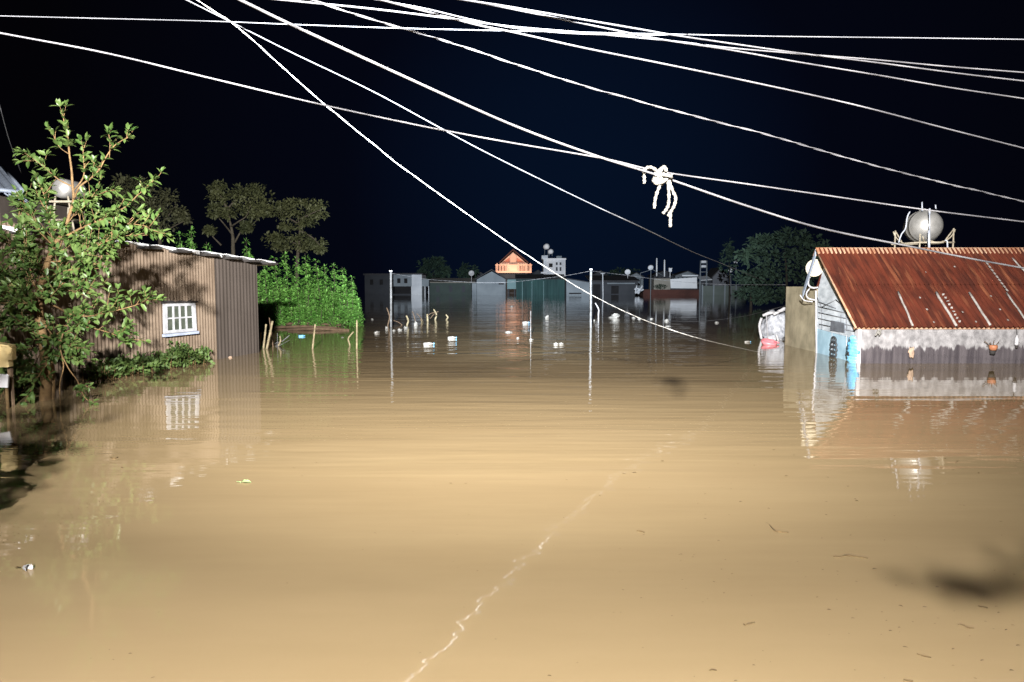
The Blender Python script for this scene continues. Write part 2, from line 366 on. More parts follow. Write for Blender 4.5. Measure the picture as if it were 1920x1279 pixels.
m.prism([CA + BK + Vector((0, 0, -1.5)), CB + BK + Vector((0, 0, -1.5)), CB + BK + Vector((0, 0, zb)), CA + BK + Vector((0, 0, za))], BK.normalized() * 0.03)
m.build('back_wall', M_hutend, hut)
# roof: overlapping sheets, each tipped a little so that the eave reads as a row of pale lips over dark gaps
ea, eb = C0 + dW * 9.3, None
E_far = at(517, 490, 23.6); E_far.z = 0
line = [E_far, C0 + (E_far - C0) * 0.0 + nrm * 0.12, CA + nrm * 0.12]
def eave(u):   # u metres measured back from the far end
    L1 = (line[1] - line[0]).length
    if u < L1: q = line[0].lerp(line[1], u / L1)
    else: q = line[1] + dW * (u - L1)
    return q
u = 0.0; L1 = (line[1] - line[0]).length; zlip0 = at(515, 491, 23.6).z
while u < 12.0:
    wd = U(0.80, 0.92) if u > 0.01 else 1.2
    a = eave(u); b = eave(u + wd + 0.10)
    z_a = zlip0 + u * 0.052 ; z_b = z_a + (wd + 0.1) * 0.052
    za_, zb_ = z_a - 0.005, z_b + 0.02
    m = MB(); d = (b - a).normalized(); out = Vector((d.y, -d.x, 0)); 
    if out.x < 0: out = -out
    bk = -out * 4.9
    th = 0.13
    f_ = .64; b2 = a.lerp(b, f_); zb2 = za_ + (zb_ - za_) * f_
    vs = [a + Vector((0, 0, za_)), b2 + Vector((0, 0, zb2)), b2 + Vector((0, 0, zb2 - th * 0.10)), a + Vector((0, 0, za_ - th * .8))]
    mg = MB(); g0 = -out * .05; mg.prism([b2 + g0 + Vector((0, 0, zb2 - .03)), b + g0 + Vector((0, 0, zb_ - .03)), b + g0 + Vector((0, 0, zb_ - .15)), b2 + g0 + Vector((0, 0, zb2 - .11))], bk * .3); mg.build('eave_gap_shade', M_dark, hut)  # dark block set in as the shade between the lips
    m.prism(vs, bk + Vector((0, 0, -0.12)))
    m.build('roof_sheet', M_roofedge, hut)
    u += wd
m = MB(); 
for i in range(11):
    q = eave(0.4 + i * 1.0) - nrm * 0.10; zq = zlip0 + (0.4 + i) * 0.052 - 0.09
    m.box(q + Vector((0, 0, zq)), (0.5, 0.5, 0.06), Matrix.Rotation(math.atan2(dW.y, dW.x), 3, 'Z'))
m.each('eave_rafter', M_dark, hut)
# window: white frame, four by two panes, hanging a little crooked
wc = (wat(303, 688) + wat(362, 680)) / 2
def wallpt(px, py):
    d = ray(px, py); o = Vector((0, 0, H)); pn = nrm; t = (C0 - o).dot(pn) / d.dot(pn); return o + d * t
P = [wallpt(304, 626), wallpt(365, 620), wallpt(362, 568), wallpt(303, 570)]
P = [q + nrm * 0.03 for q in P]
win = MB(); 
def wq(a, b): return (P[0] * (1 - a) + P[1] * a) * (1 - b) + (P[3] * (1 - a) + P[2] * a) * b
def bar(mb, a0, b0, a1, b1, d0=0.0, d1=0.05):
    q = [wq(a0, b0), wq(a1, b0), wq(a1, b1), wq(a0, b1)]
    mb.prism([x + nrm * d0 for x in q], nrm * (d1 - d0))
bar(win, 0, 0, 1, .10); bar(win, 0, .91, 1, 1); bar(win, 0, .10, .10, .91); bar(win, .90, .10, 1, .91)
wo_ = win.build('window', M_winframe, hut); wo_['label'] = 'small white window of eight panes'
mun = MB()
for k in (1, 2, 3): bar(mun, .10 + .8 * k / 4 - .02, .10, .10 + .8 * k / 4 + .02, .91, 0.0, 0.04)
for k in range(4):
    a0 = .10 + .8 * k / 4 + (.02 if k else 0); a1 = .10 + .8 * (k + 1) / 4 - (.02 if k < 3 else 0)
    bar(mun, a0, .48, a1, .53, 0.0, 0.035)
mun.build('glazing_bar', M_winframe, wo_)
pn = MB(); bar(pn, .08, .08, .92, .93, -0.01, 0.012); pn.build('pane', M_glass, wo_)
sl = MB(); bar(sl, -.03, -.10, 1.0, -.012, 0.0, 0.12); sl.build('sill', mat('blue_white_sill', (.30, .34, .43), (.22, .26, .34), 5), wo_)
gp = MB(); 
pts = [wallpt(301 + i * 68 / 10, 567 - i * 0.1 + U(-1.2, 1.2)) + nrm * 0.03 for i in range(11)]
gp.tube(pts, [0.036 + U(-.012, .014) for _ in pts], 6); gp.build('lintel_gap', M_dark, wo_)

# ------------------------------------------------------------------ neighbour house roof seen over the hut, top left
Yn = 21.0
nb = thing('neighbour_house', 'house with a blue grey metal roof corner showing at upper left above hut', 'house', at(-60, 640, Yn) * Vector((1, 1, 0)) if False else Vector((at(-60, 600, Yn).x, Yn, 0)))
m = MB()
e0 = at(-260, 325, Yn); e1 = at(46, 362, Yn); r1 = at(4, 312, Yn + 3.2); r0 = at(-300, 285, Yn + 3.2)
nn = 60; vs = []; fs = []
for i in range(nn + 1):
    t = i / nn; off = 0.025 * (1 if (i % 4) < 2 else -1)
    for a, b in ((e0, e1), (r0, r1)): vs.append(a.lerp(b, t) + Vector((0, 0, off)))
for i in range(nn): fs.append((2 * i, 2 * i + 2, 2 * i + 3, 2 * i + 1))
m.add(vs, fs)
m.add([q - Vector((0, 0, 0.05)) for q in vs], fs)
m.tube([e0, e1], 0.06, 6); m.tube([r1, e1], 0.05, 6)
m.build('roof', M_bluemetal, nb)
m = MB()
for k in range(5):
    a = at(8 + k * 8, 362 + k * 1.5, Yn - .05); m.tube([a, a + Vector((0.10, 0.4, -0.22))], 0.022, 6)
m.each('rafter', M_bluemetal, nb)
m = MB(); x1 = at(5, 400, Yn + .6).x
m.box2((x1 - 6, Yn + .5, -1), (x1, Yn + 4, at(5, 366, Yn + .5).z)); m.build('wall', M_hutend, nb)

# small steel tank on a stand, half hidden by the tree
Yt = 19.5; c = at(128, 356, Yt)
tk = thing('water_tank', 'small round steel water tank half hidden among upper leaves of left tree', 'water tank', (c.x, c.y, 3.0))
m = MB(); r_ = 0.25
m.lathe(c + Vector((0, -0.42, 0)), (0.05, 1, 0), [(0.001, 0), (r_ * .7, .03), (r_ * .95, .09), (r_, .15), (r_, .75), (r_ * .7, .87), (.001, .9)], 20)
m.build('tank', M_steel, tk)
m = MB()
for sx in (-1, 1):
    for sy in (-.3, .3):
        m.tube([c + Vector((sx * .16, sy, -.2)), c + Vector((sx * .3, sy, -1.25))], 0.025, 6)
m.box(c + Vector((0, 0, -.34)), (0.62, .8, .05)); m.box(c + Vector((-.3, 0, -.8)), (1.3, .8, .05))
m.build('stand', M_frame, tk)

# ------------------------------------------------------------------ generic leafy branch growth
def grow(leafmb, woodmb, path, r0, r1, twigs, tl, L, spread=0.9, leafstart=0.2, pairgap=0.10, axis_leaves=True, up=0.25):
    pts = catmull(path, 5); n = len(pts)
    woodmb.tube(pts, [r0 + (r1 - r0) * i / (n - 1) for i in range(n)], 7)
    def dress(line, start):
        acc = 0; k = 0
        for i in range(1, len(line)):
            seg = line[i] - line[i - 1]; l = seg.length
            if l < 1e-6: continue
            d = seg / l; acc += l
            if i / len(line) < start: continue
            while acc > pairgap:
                acc -= pairgap; k += 1
                q = line[i - 1].lerp(line[i], U(0, 1))
                a = k * 1.57 + U(-.5, .5); o = d.orthogonal().normalized(); o = Matrix.Rotation(a, 3, d) @ o
                for sg in (1, -1):
                    if random.random() < 0.1: continue
                    dd = (o * sg + d * U(.35, .8) + Vector((0, 0, U(-.35, .25)))).normalized()
                    ll = L * U(.65, 1.15); leafmb.leaf(q, dd, (Vector((U(-.4, .4), U(-.8, -.1), 1)) + rv() * .5).normalized(), ll, ll * U(.42, .55))
        d = (line[-1] - line[-2]).normalized()
        for _ in range(3):
            leafmb.leaf(line[-1], (d + rv() * .6).normalized(), (Vector((0, -.5, 1)) + rv() * .4).normalized(), L * U(.6, .9), L * .42)
    if axis_leaves: dress(pts, max(leafstart, 0.35))
    for _ in range(twigs):
        i = int(U(leafstart, 1) * (n - 1)); i = min(max(i, 1), n - 1)
        d = (pts[i] - pts[i - 1]).normalized(); tdir = (d * U(.4, 1) + rv() * spread + Vector((0, 0, up))).normalized()
        ln = tl * U(.5, 1.15); q = pts[i]; tw = [q]
        for k in range(4):
            tdir = (tdir + rv() * .22 + Vector((0, 0, .06))).normalized(); q = q + tdir * ln / 4; tw.append(q)
        woodmb.tube(tw, [max(.006, r1 * .7), .006, .005, .004, .003], 5)
        dress(tw, 0.05)

# ------------------------------------------------------------------ the big left tree
TY = 13.4
def tp(px, py, dy=0.0): return at(px, py, TY + dy)
tb = wat(88, 735); 
tree = thing('leafy_tree', 'bright green leafy tree standing in floodwater in front of the brown hut', 'tree', (tp(86, 700).x, TY, 0))
trunk = MB(); crown = MB(); limbs = MB()
tr = [tp(84, 775), tp(86, 720), tp(86, 690), tp(81, 640), tp(73, 590, .05), tp(73, 555, .05), tp(80, 525), tp(89, 492, -.05), tp(101, 462, -.1), tp(111, 447, -.1)]
trc = catmull(tr, 5); trunk.tube(trc, [0.10 - 0.06 * i / (len(trc) - 1) for i in range(len(trc))], 10)
trunk.tube(catmull([tp(96, 775, .1), tp(98, 700, .1), tp(84, 640, .05)], 5), 0.045, 8)
trunk.build('trunk', M_bark, tree)
BR = [  # path [(px,py,dY)], r0, r1, twigs, twig length, leafstart
 ([(111,447,-.1),(123,424,-.1),(131,400,-.1),(138,374,-.15),(136,348,-.15),(134,318,-.1),(130,288,-.1),(127,258,-.05),(121,232,0),(118,216,0)], .042, .010, 3, .22, .70),
 ([(138,374,-.15),(150,350,-.3),(172,333,-.35),(186,318,-.4),(198,296,-.4),(212,276,-.4),(228,264,-.45),(240,258,-.5)], .025, .006, 4, .26, .15),
 ([(136,360,-.15),(155,335,-.2),(158,310,-.2),(156,285,-.2),(163,262,-.2)], .018, .005, 3, .22, .2),
 ([(205,296,-.4),(206,270,-.45),(203,248,-.45)], .010, .004, 1, .15, .2),
 ([(136,350,-.1),(112,338,-.1),(92,322,-.1),(72,306,0),(55,296,0)], .018, .005, 5, .34, .2),
 ([(131,290,-.1),(116,280,-.1),(106,268,-.1),(99,250,-.1)], .010, .004, 1, .15, .4),
 ([(111,447,-.1),(130,440,-.2),(152,428,-.3),(178,417,-.4),(205,404,-.5),(235,388,-.6),(262,362,-.7),(276,352,-.7)], .036, .007, 10, .42, .3),
 ([(190,411,-.4),(215,420,-.6),(245,420,-.7),(272,424,-.8),(284,432,-.8)], .014, .005, 7, .32, .2),
 ([(152,428,-.3),(150,405,-.4),(160,385,-.4),(185,352,-.4)], .012, .005, 5, .30, .2),
 ([(89,492,-.05),(122,488,-.2),(152,476,-.4),(185,460,-.5),(215,447,-.6),(250,440,-.6)], .026, .006, 17, .42, .2),
 ([(80,525,0),(108,512,-.2),(135,505,-.3),(165,500,-.4),(190,492,-.5)], .018, .006, 14, .40, .2),
 ([(73,560,0),(105,575,-.2),(140,592,-.4),(175,592,-.5),(215,583,-.6),(255,572,-.6),(286,560,-.7)], .026, .006, 15, .36, .3),
 ([(76,600,0),(110,610,-.2),(150,612,-.4),(185,618,-.5),(215,628,-.6),(240,640,-.6)], .018, .005, 13, .34, .3),
 ([(101,462,-.1),(75,435,.1),(55,405,.2),(30,385,.3)], .022, .006, 12, .45, .2),
 ([(89,492,-.05),(60,478,.1),(30,462,.2),(-20,440,.2)], .022, .006, 12, .5, .2),
 ([(73,555,.05),(45,540,.1),(10,525,.2),(-30,520,.2)], .02, .006, 12, .5, .2),
 ([(75,585,.05),(45,600,0),(15,612,0),(-25,620,.1)], .018, .006, 12, .5, .2),
 ([(80,640,0),(55,655,-.1),(30,668,-.1),(0,680,0)], .018, .006, 10, .42, .2),
 ([(82,650,0),(60,690,-.1),(35,712,-.1),(10,720,0)], .014, .006, 10, .38, .2),
 ([(80,600,0),(100,630,-.3),(125,645,-.4),(150,655,-.4)], .014, .006, 7, .30, .3),
 ([(85,520,0),(70,500,-.4),(50,470,-.5),(40,430,-.5)], .014, .006, 11, .4, .2),
 ([(73,560,0),(90,560,-.4),(105,545,-.5),(118,530,-.5)], .012, .005, 8, .32, .2),
 ([(76,590,0),(60,575,-.5),(40,565,-.6),(20,572,-.6)], .012, .005, 10, .36, .2),
 ([(80,630,0),(95,668,-.3),(75,700,-.4),(60,728,-.4)], .012, .005, 7, .30, .3),
]
BR += [([(73,560,0),(60,520,.1),(45,470,.1),(35,420,.2),(40,372,.2)], .02, .006, 14, .42, .1), ([(75,590,0),(50,562,.1),(22,540,.1),(2,505,.1)], .016, .006, 14, .42, .1),
 ([(80,640,0),(52,612,-.2),(30,585,-.2)], .014, .006, 12, .4, .1), ([(89,492,0),(108,472,-.2),(120,440,-.2)], .012, .006, 10, .34, .1),
 ([(80,530,0),(110,540,-.2),(140,546,-.3),(172,540,-.4)], .014, .006, 14, .36, .1), ([(76,600,0),(104,634,-.3),(130,648,-.3),(146,622,-.3)], .014, .006, 10, .32, .1),
 ([(101,462,0),(92,420,.1),(86,380,.1),(76,345,.1)], .014, .006, 13, .38, .1), ([(111,447,-.1),(140,456,-.2),(172,461,-.4),(206,470,-.5)], .014, .006, 14, .36, .15),
 ([(123,424,-.1),(145,395,-.2),(170,372,-.3),(200,358,-.4)], .012, .005, 10, .32, .2), ([(84,660,0),(110,668,-.3),(140,672,-.4)], .012, .005, 8, .28, .2)]
for path, r0, r1, tw, tl, ls in BR:
    grow(crown, limbs, [tp(*q) for q in path], r0 * .75, r1 * .8, int(tw * 1.35 + 1), tl, 0.160, 0.75, ls, 0.088)
# drooping vines that hang to the water
grow(crown, limbs, [tp(118, 625, -.4), tp(113, 655, -.4), tp(128, 690, -.5), tp(145, 714, -.5), tp(157, 742, -.5), tp(176, 762, -.5)], .012, .006, 3, .2, .13, .5, .62, .09)
limbs.tube(catmull([tp(113, 655, -.4), tp(119, 688, -.4), tp(112, 722, -.4), tp(114, 775, -.4)], 5), .010, 6)
limbs.build('branch', M_bark, tree)
crown.build('crown', M_leaf, tree)

# ------------------------------------------------------------------ weeds along the foot of the hut
def weed(name, label, pts, n, L, hgt, mt, cat='plant', upr=0.5):
    c0 = Vector((sum(q.x for q in pts) / len(pts), sum(q.y for q in pts) / len(pts), 0))
    t = thing(name, label, cat, c0); lm = MB(); sm = MB()
    for i in range(n):
        f = U(0, len(pts) - 1); k = min(int(f), len(pts) - 2); q = pts[k].lerp(pts[k + 1], f - k) + Vector((U(-.22, .22), U(-.3, .3), 0))
        hh = hgt * U(.15, 1) * (0.6 + 0.6 * mnoise.noise(Vector((q.x * 1.7, q.y * 1.7, 0))) + .3)
        hh = max(0.03, hh); tip = Vector((q.x + U(-.12, .12), q.y + U(-.12, .12), hh))
        if i % 4 == 0: sm.tube([Vector((q.x, q.y, -.2)), tip], .006, 4)
        for _ in range(3):
            lm.leaf(tip + Vector((U(-.07, .07), U(-.07, .07), U(-.07, .03))), (rv() + Vector((0, 0, upr))).normalized(), (rv() + Vector((0, -.5, .8))).normalized(), L * U(.6, 1.2), L * U(.4, .6))
    (sm.each if n < 100 else sm.build)('stem', M_bark, t); lm.build('leaves', mt, t); return t
def foot(px, off): return (lambda q: Vector((q.x, q.y, 0)) + nrm * off)(wat(px, 674 + (405 - px) * 0.137))
weed('waterside_weeds', 'dark tangle of weeds at the waterline along the brown hut wall', [foot(135, .7), foot(180, .65), foot(230, .55), foot(280, .5), foot(330, .4), foot(368, .25)], 560, .12, .42, M_weed)
weed('climbing_weed', 'small climbing weed growing up the hut wall under the white window', [foot(318, .08), foot(326, .08), foot(334, .08)], 60, .12, .62, M_leaf)
weed('corner_weed', 'low leafy weed beside the hut wall between the window and the corner', [foot(355, .12), foot(368, .10)], 40, .12, .42, M_leaf)
weed('waterside_bush', 'dark low bush at lower left edge under the leafy tree', [wat(-20, 735), wat(20, 732), wat(60, 730)], 240, .13, .55, M_weed)

# cream and white boards at the left edge
q = at(8, 668, 12.6); yb = thing('meter_box', 'cream yellow box with a hood on a post at the left edge', 'meter box', (q.x, q.y, 0))
m = MB(); m.box(q, (.19, .18, .36), Matrix.Rotation(.2, 3, 'Z')); m.box(q + Vector((.135, 0, .05)), (.06, .16, .22), Matrix.Rotation(.2, 3, 'Z')); m.build('box', M_yellow, yb)
m = MB(); m.box(q + Vector((0, 0, .20)), (.27, .24, .03), Matrix.Rotation(.2, 3, 'Z') @ Matrix.Rotation(.2, 3, 'Y')); m.build('hood', M_yellow, yb)
m = MB(); m.box2((q.x - .03, q.y + .1, -1), (q.x + .03, q.y + .16, q.z)); m.build('post', M_brownstuff, yb)
q = at(5, 714, 12.4); bd = thing('small_board', 'small white board just above the water at the left edge', 'board', (q.x, q.y, 0))
m = MB(); m.box(q, (.17, .05, .22), Matrix.Rotation(.25, 3, 'Z') @ Matrix.Rotation(.1, 3, 'Y')); m.build('panel', M_white, bd)
m = MB(); m.box(q + Vector((.02, .06, -.35)), (.035, .03, .9)); m.build('post', M_twig, bd)

# ------------------------------------------------------------------ unseen tree added left of the frame to shade the water and leafy tree
ot = thing('added_shade_tree', 'unseen dense tree added outside the left of the frame for its shade', 'tree', (-5.6, 4.6, 0))
m = MB(); m.tube(catmull([(-5.6, 4.6, -1), (-5.6, 4.6, 1), (-5.5, 4.6, 2.4)], 4), .14, 8); m.build('trunk', M_bark, ot)
m = MB()
for _ in range(2500):
    z = U(.1, 4.55); p = Vector((U(-8.5, -3.92 if z < 3.4 else -4.30), U(4.3, 4.9), z))
    if -5.3 < p.x < -4.75 and 2.95 < z < 3.9: continue
    m.leaf(p, rv(), (Vector((.3, -.7, .3)) + rv() * .8).normalized(), .20 * U(.7, 1.3), .13)
for _ in range(1800):
    p = Vector((U(-6.2, -3.92), U(4.3, 4.9), U(.05, 2.3))); m.leaf(p, rv(), (Vector((.3, -.7, .3)) + rv() * .8).normalized(), .20 * U(.7, 1.3), .13)
m.build('crown', M_leaf, ot)

# ------------------------------------------------------------------ overhead wires
def wire(label, px, Y0, Y1, r, mt=M_cable, twist=0, ext=(350, 350), name='overhead_wire', group='wires strung over the flooded street', n=10, Yf=None):
    x0, x1 = px[0][0], px[-1][0]
    P = list(px)
    if ext[0]: 
        (a, b), (c, d) = P[0], P[1]; s = ext[0] / max(1, math.hypot(c - a, d - b)); P.insert(0, (a - (c - a) * s, b - (d - b) * s))
    if ext[1]:
        (a, b), (c, d) = P[-1], P[-2]; s = ext[1] / max(1, math.hypot(c - a, d - b)); P.append((a - (c - a) * s, b - (d - b) * s))
    def dep(x):
        t = (x - x0) / (x1 - x0)
        return Yf(x) if Yf else Y0 + (Y1 - Y0) * t
    pts = catmull([at(x, y, dep(x)) for x, y in P], n); r = r * (.42 if twist else .60)
    m = MB(); base = pts[len(pts) // 2]
    if not twist: m.tube(pts, r, 7)
    else:
        fine = []
        for i in range(len(pts) - 1):
            k = max(2, int((pts[i + 1] - pts[i]).length / 0.035))
            for j in range(k): fine.append(pts[i].lerp(pts[i + 1], j / k))
        s = 0; a_, b_ = [], []; prev = fine[0]
        ph = 0
        for i, q in enumerate(fine):
            s += (q - prev).length; prev = q
            t = (fine[min(i + 1, len(fine) - 1)] - fine[max(0, i - 1)]).normalized(); u_ = t.cross(Vector((0, 0, 1))).normalized(); v_ = u_.cross(t)
            ang = 2 * math.pi * s / twist + 1.3 * mnoise.noise(Vector((s * 1.1, 3.1, 0)))
            rr = r * (0.72 + 0.18 * mnoise.noise(Vector((s * 2.3, 0, 7.7)))); o = (u_ * math.cos(ang) + v_ * math.sin(ang)) * rr
            wob = v_ * 0.006 * mnoise.noise(Vector((s * 3.0, 9.0, 1))) 
            a_.append(q + o + wob); b_.append(q - o + wob)
        m.tube(a_, r * .72, 6); m.tube(b_, r * .72, 6)
    o = m.build(name, mt, base=base); return tag(o, label, 'wire', group)
wire('thin wire running almost level across the very top of the photo', [(0,30),(200,35),(400,40),(550,46),(750,53),(960,58),(1250,64),(1440,68),(1700,71),(1920,74)], 7.0, 6.6, .0075, M_cabledim)
wire('wire from upper left edge crossing down to the white knot and on above the tank', [(0,62),(200,100),(400,148),(620,200),(820,242),(960,268),(1130,297),(1240,322),(1400,345),(1560,368),(1740,394),(1920,416)], 4.9, 7.3, .0105)
wire('thickest white wire, carrying the knot and passing down across the rusty roof', [(450,0),(550,48),(750,140),(960,234),(1120,293),(1240,331),(1400,386),(1540,428),(1710,463),(1820,485),(1920,503)], 4.5, 8.0, .0155)
wire('twisted white wire drooping from top left down to water beside the grey yard wall', [(370,0),(450,55),(540,135),(610,197),(700,270),(760,318),(900,418),(1000,486),(1100,548),(1180,588),(1240,612),(1320,637),(1425,661)], 9, 22, .0130, M_rcable, twist=.5, ext=(300, 0),
     Yf=lambda x: 9.0 + (x - 370) / 440 * 1.7 if x < 810 else (10.7 + (x - 810) / 580 * 5.6 if x < 1390 else 16.3 + (x - 1390) / 35 * 5.9))
wire('thin grey wire slanting from upper left down into the dark trees right of the village', [(450,50),(550,100),(700,172),(820,237),(900,280),(1000,330),(1120,388),(1200,425),(1300,473),(1360,497),(1440,530)], 7, 25, .0095, M_cabledim, ext=(300, 0), Yf=lambda x: 7 + (x - 450) / 750 * 2 if x < 1200 else 9 + 18 * ((x - 1200) / 240) ** 1.6)
wire('loosely twisted white wire with bumps, second lowest of the wires reaching right edge', [(585,0),(650,22),(760,55),(850,82),(960,118),(1050,147),(1150,177),(1300,217),(1450,256),(1560,288),(1680,321),(1800,350),(1920,378)], 4.8, 7.6, .0125, twist=.42)
wire('wire leaving the top edge left of centre and meeting the bundle at upper right', [(530,0),(700,17),(830,33),(960,50),(1100,62),(1250,76),(1370,90),(1500,101),(1640,112),(1780,125),(1920,136)], 5.2, 8.2, .0115)
wire('straight white wire from top centre to the right edge above the bumpy wire', [(715,0),(800,22),(900,48),(960,60),(1100,91),(1250,121),(1400,152),(1600,196),(1770,240),(1920,278)], 4.8, 7.8, .0115)
wire('bright wire from top right of centre running with the bundle, upper of its pair', [(870,0),(960,14),(1100,38),(1200,55),(1270,67),(1400,86),(1500,100),(1640,117),(1800,138),(1920,152)], 5.0, 8.2, .0115)
wire('bright wire just under its twin, ending lowest of the bundle at right edge', [(885,2),(1000,25),(1150,56),(1240,74),(1370,94),(1500,117),(1640,140),(1780,164),(1920,185)], 5.1, 8.2, .0115)
wire('short wire beside the straight one near top centre joining the bundle', [(720,2),(800,17),(880,36),(960,52),(1060,62),(1180,66),(1290,65)], 5.3, 6.6, .0085, ext=(200, 0))
wire('faint steep wire at the far left edge above the blue grey roof', [(-6,175),(4,215),(18,265),(40,325)], 14, 17, .012, M_cabledim, ext=(250, 0))

# knot of rope on the thickest wire
YK = 6.38
def kp(px, py, dy=0): return at(px, py, YK + dy)
kn = thing('rope_knot', 'white rope knot with dangling loose ends tied on the thickest wire', 'knot', kp(1240, 332))
m = MB()
for i in range(9):
    a = U(0, 6.28); rr = U(.028, .062); ax = Vector((U(-.5, 1), U(-.6, .6), U(-1, .5))).normalized(); u_ = ax.orthogonal().normalized(); v_ = ax.cross(u_)
    cc = kp(1240 + U(-7, 7), 332 + U(-7, 8), U(-.02, .02))
    m.tube([cc + (u_ * math.cos(a + 6.28 * k / 12) + v_ * math.sin(a + 6.28 * k / 12)) * rr for k in range(11)], .015, 6)
m.tube(catmull([kp(1228, 340), kp(1240, 328), kp(1252, 336)], 4), .03, 8)
m.tube([kp(1230, 343), kp(1232, 335), kp(1238, 330)], .016, 6); m.tube([kp(1252, 334), kp(1262, 326)], .008, 6)
m.build('knot', M_rope, kn)
for pth in ([(1240,342),(1234,356),(1229,372),(1227,391)], [(1252,338),(1254,358),(1254,380),(1250,392),(1243,401)], [(1254,338),(1261,357),(1267,372),(1264,386),(1258,398),(1257,412),(1257,426)], [(1236,324),(1224,315),(1214,314),(1208,322),(1208,334),(1208,344)], [(1256,398),(1253,406)]):
    m = MB(); pp = catmull([kp(x, y, -.02) for x, y in pth], 6); m.tube(pp, [.013 + .003 * math.sin(i * 1.7) for i in range(len(pp))], 7); m.build('rope_end', M_rope, kn)

# unseen leafy twig, added before the fill lamp to shade the water at right
def towards(px, py, t):
    q = wat(px, py); return q.lerp(FILL_LAMP, t)
tw = thing('unseen_shade_branch', 'unseen leafy branch above and behind the camera, added to shade the water', 'branch', towards(1900, 1090, .78) + Vector((0, 0, 0.4)))
m = MB(); wd = MB()
for px, py, n_ in ((1680, 1088, 3), (1720, 1087, 5), (1760, 1090, 7), (1800, 1096, 13), (1835, 1103, 15), (1865, 1108, 9), (1900, 1098, 8), (1935, 1100, 10), (1970, 1110, 12), (1850, 1060, 2), (1890, 1040, 4), (1930, 1048, 6), (1760, 1118, 3), (1815, 1128, 4), (1880, 1130, 3), (2000, 1080, 14)):
    for _ in range(max(1, int(n_ * .62))):
        c = towards(px + U(-34, 34), py + U(-17, 17), U(.725, .785)); m.leaf(c, rv(), (FILL_LAMP - c).normalized() + rv() * .6, .042 * U(.7, 1.3), .016)
pp = [towards(1690, 1093, .755), towards(1800, 1098, .755), towards(1900, 1095, .755), towards(2100, 1060, .79), towards(2300, 900, .85) + Vector((0.3, 0, .5))]
wd.tube(catmull(pp, 5), .004, 5); wd.build('twig', M_bark, tw); m.build('leaves', M_leaf, tw)

# ------------------------------------------------------------------ right house
YF, YA, YB = 19.6, 22.1, 22.75
XF = at(1614, 640, YF).x; XB = at(1531, 620, YB).x
def gx(y): return XF + (XB - XF) * (y - YF) / (YB - YF)
ze = at(1614, 615, YF).z; zr = at(1547, 470, YA).z; zbk = at(1531, 545, YB).z
XR = 19.5
hs = thing('flooded_house', 'flooded house with rusty red corrugated roof and stained grey wall', 'house', ((XF + XR) / 2, 21.5, 0))
# front wall
m = MB(); m.box2((XF, YF, -2), (XR, YF + .15, ze)); fw = m.build('front_wall', M_front, hs); fw['label'] = 'pale concrete wall with dark ragged tide mark'
# plank joints on the wall: thin raised ribs
m = MB(); x = XF + .55
while x < XR:
    m.box2((x, YF - .008, -.3), (x + U(.012, .03), YF - .001, ze - .05)); x += U(.9, 1.5)
m.each('wall_joint', M_front, hs)
# gable wall in boards: upper grey part and lower blue part
ztop_blue_F, ztop_blue_B = at(1608, 628, YF + .1).z, at(1535, 623, YB).z
zbl = .62
def gable_poly(z0f, z0b, top):
    return [Vector((gx(YF + .16), YF + .16, z0f)), Vector((gx(YB), YB, z0b))] + top
tops = [Vector((gx(YB), YB, zbk)), Vector((gx(YA), YA, zr - .06)), Vector((gx(YF + .16), YF + .16, ze - .02))]
m = MB(); m.prism(gable_poly(zbl, zbl + .12, tops), (.12, 0, 0)); gb = m.build('gable_wall', M_gable, hs); gb['label'] = 'grey board gable'
m = MB(); m.prism([Vector((gx(YF + .16) - .012, YF + .16, -2)), Vector((gx(YB) - .012, YB, -2)), Vector((gx(YB) - .012, YB, zbl + .115)), Vector((gx(YF + .16) - .012, YF + .16, zbl - .005))], (.12, 0, 0))
bl = m.build('blue_wall', M_bluewall, hs); bl['label'] = 'pale blue lower wall'
def gpt(px, py, off=0.02):
    d = ray(px, py); o = Vector((0, 0, H)); g = Vector((XB - XF, YB - YF, 0)).normalized(); n_ = Vector((-g.y, g.x, 0))
    pt = Vector((XF, YF, 0)) + n_ * off; t = (pt - o).dot(n_) / d.dot(n_); return o + d * t
# clapboard lines and rods on the gable
m = MB()
for pa, pb in (((1534, 566), (1567, 578)), ((1534, 575), (1600, 590)), ((1534, 586), (1600, 600)), ((1534, 597), (1602, 612)), ((1536, 608), (1604, 622)), ((1567, 562), (1586, 578)), ((1541, 575), (1541, 618)), ((1567, 562), (1541, 576)), ((1586, 578), (1588, 618)), ((1577, 590), (1577, 618)), ((1532, 558), (1541, 576))):
    m.tube([gpt(*pa, .02), gpt(*pb, .02)], .012, 5)
m.each('batten',  mat('dark_batten', (.10, .11, .13), (.16, .17, .19), 5), hs)
m = MB(); q = [gpt(1556, 620, .03), gpt(1583, 624, .03), gpt(1583, 606, .03), gpt(1558, 601, .03)]; m.prism(q, (.05, 0, 0)); 
vt = m.build('shutter', mat('dark_grey_board', (.14, .16, .19), (.09, .10, .12), 5), hs); vt['label'] = 'small dark shutter in the gable'
# oval pierced vent block in the blue wall
m = MB(); oc = gpt(1562.5, 655, .05)
g_ = Vector((XB - XF, YB - YF, 0)).normalized()
for k in range(5):
    cc = oc + Vector((0, 0, .27 - .135 * k)); rr = [.16, .22, .24, .22, .18][k]
    ring = [cc + g_ * math.cos(6.283 * j / 14) * rr + Vector((0, 0, math.sin(6.283 * j / 14) * .085)) for j in range(15)]
    m.tube(ring, .028, 5, False); m.tube([cc + Vector((0, 0, .07)), cc - Vector((0, 0, .07))], .02, 5)
m.build('oval_vent', mat('black_iron', (.03, .035, .04), (.05, .055, .06), 6), hs)
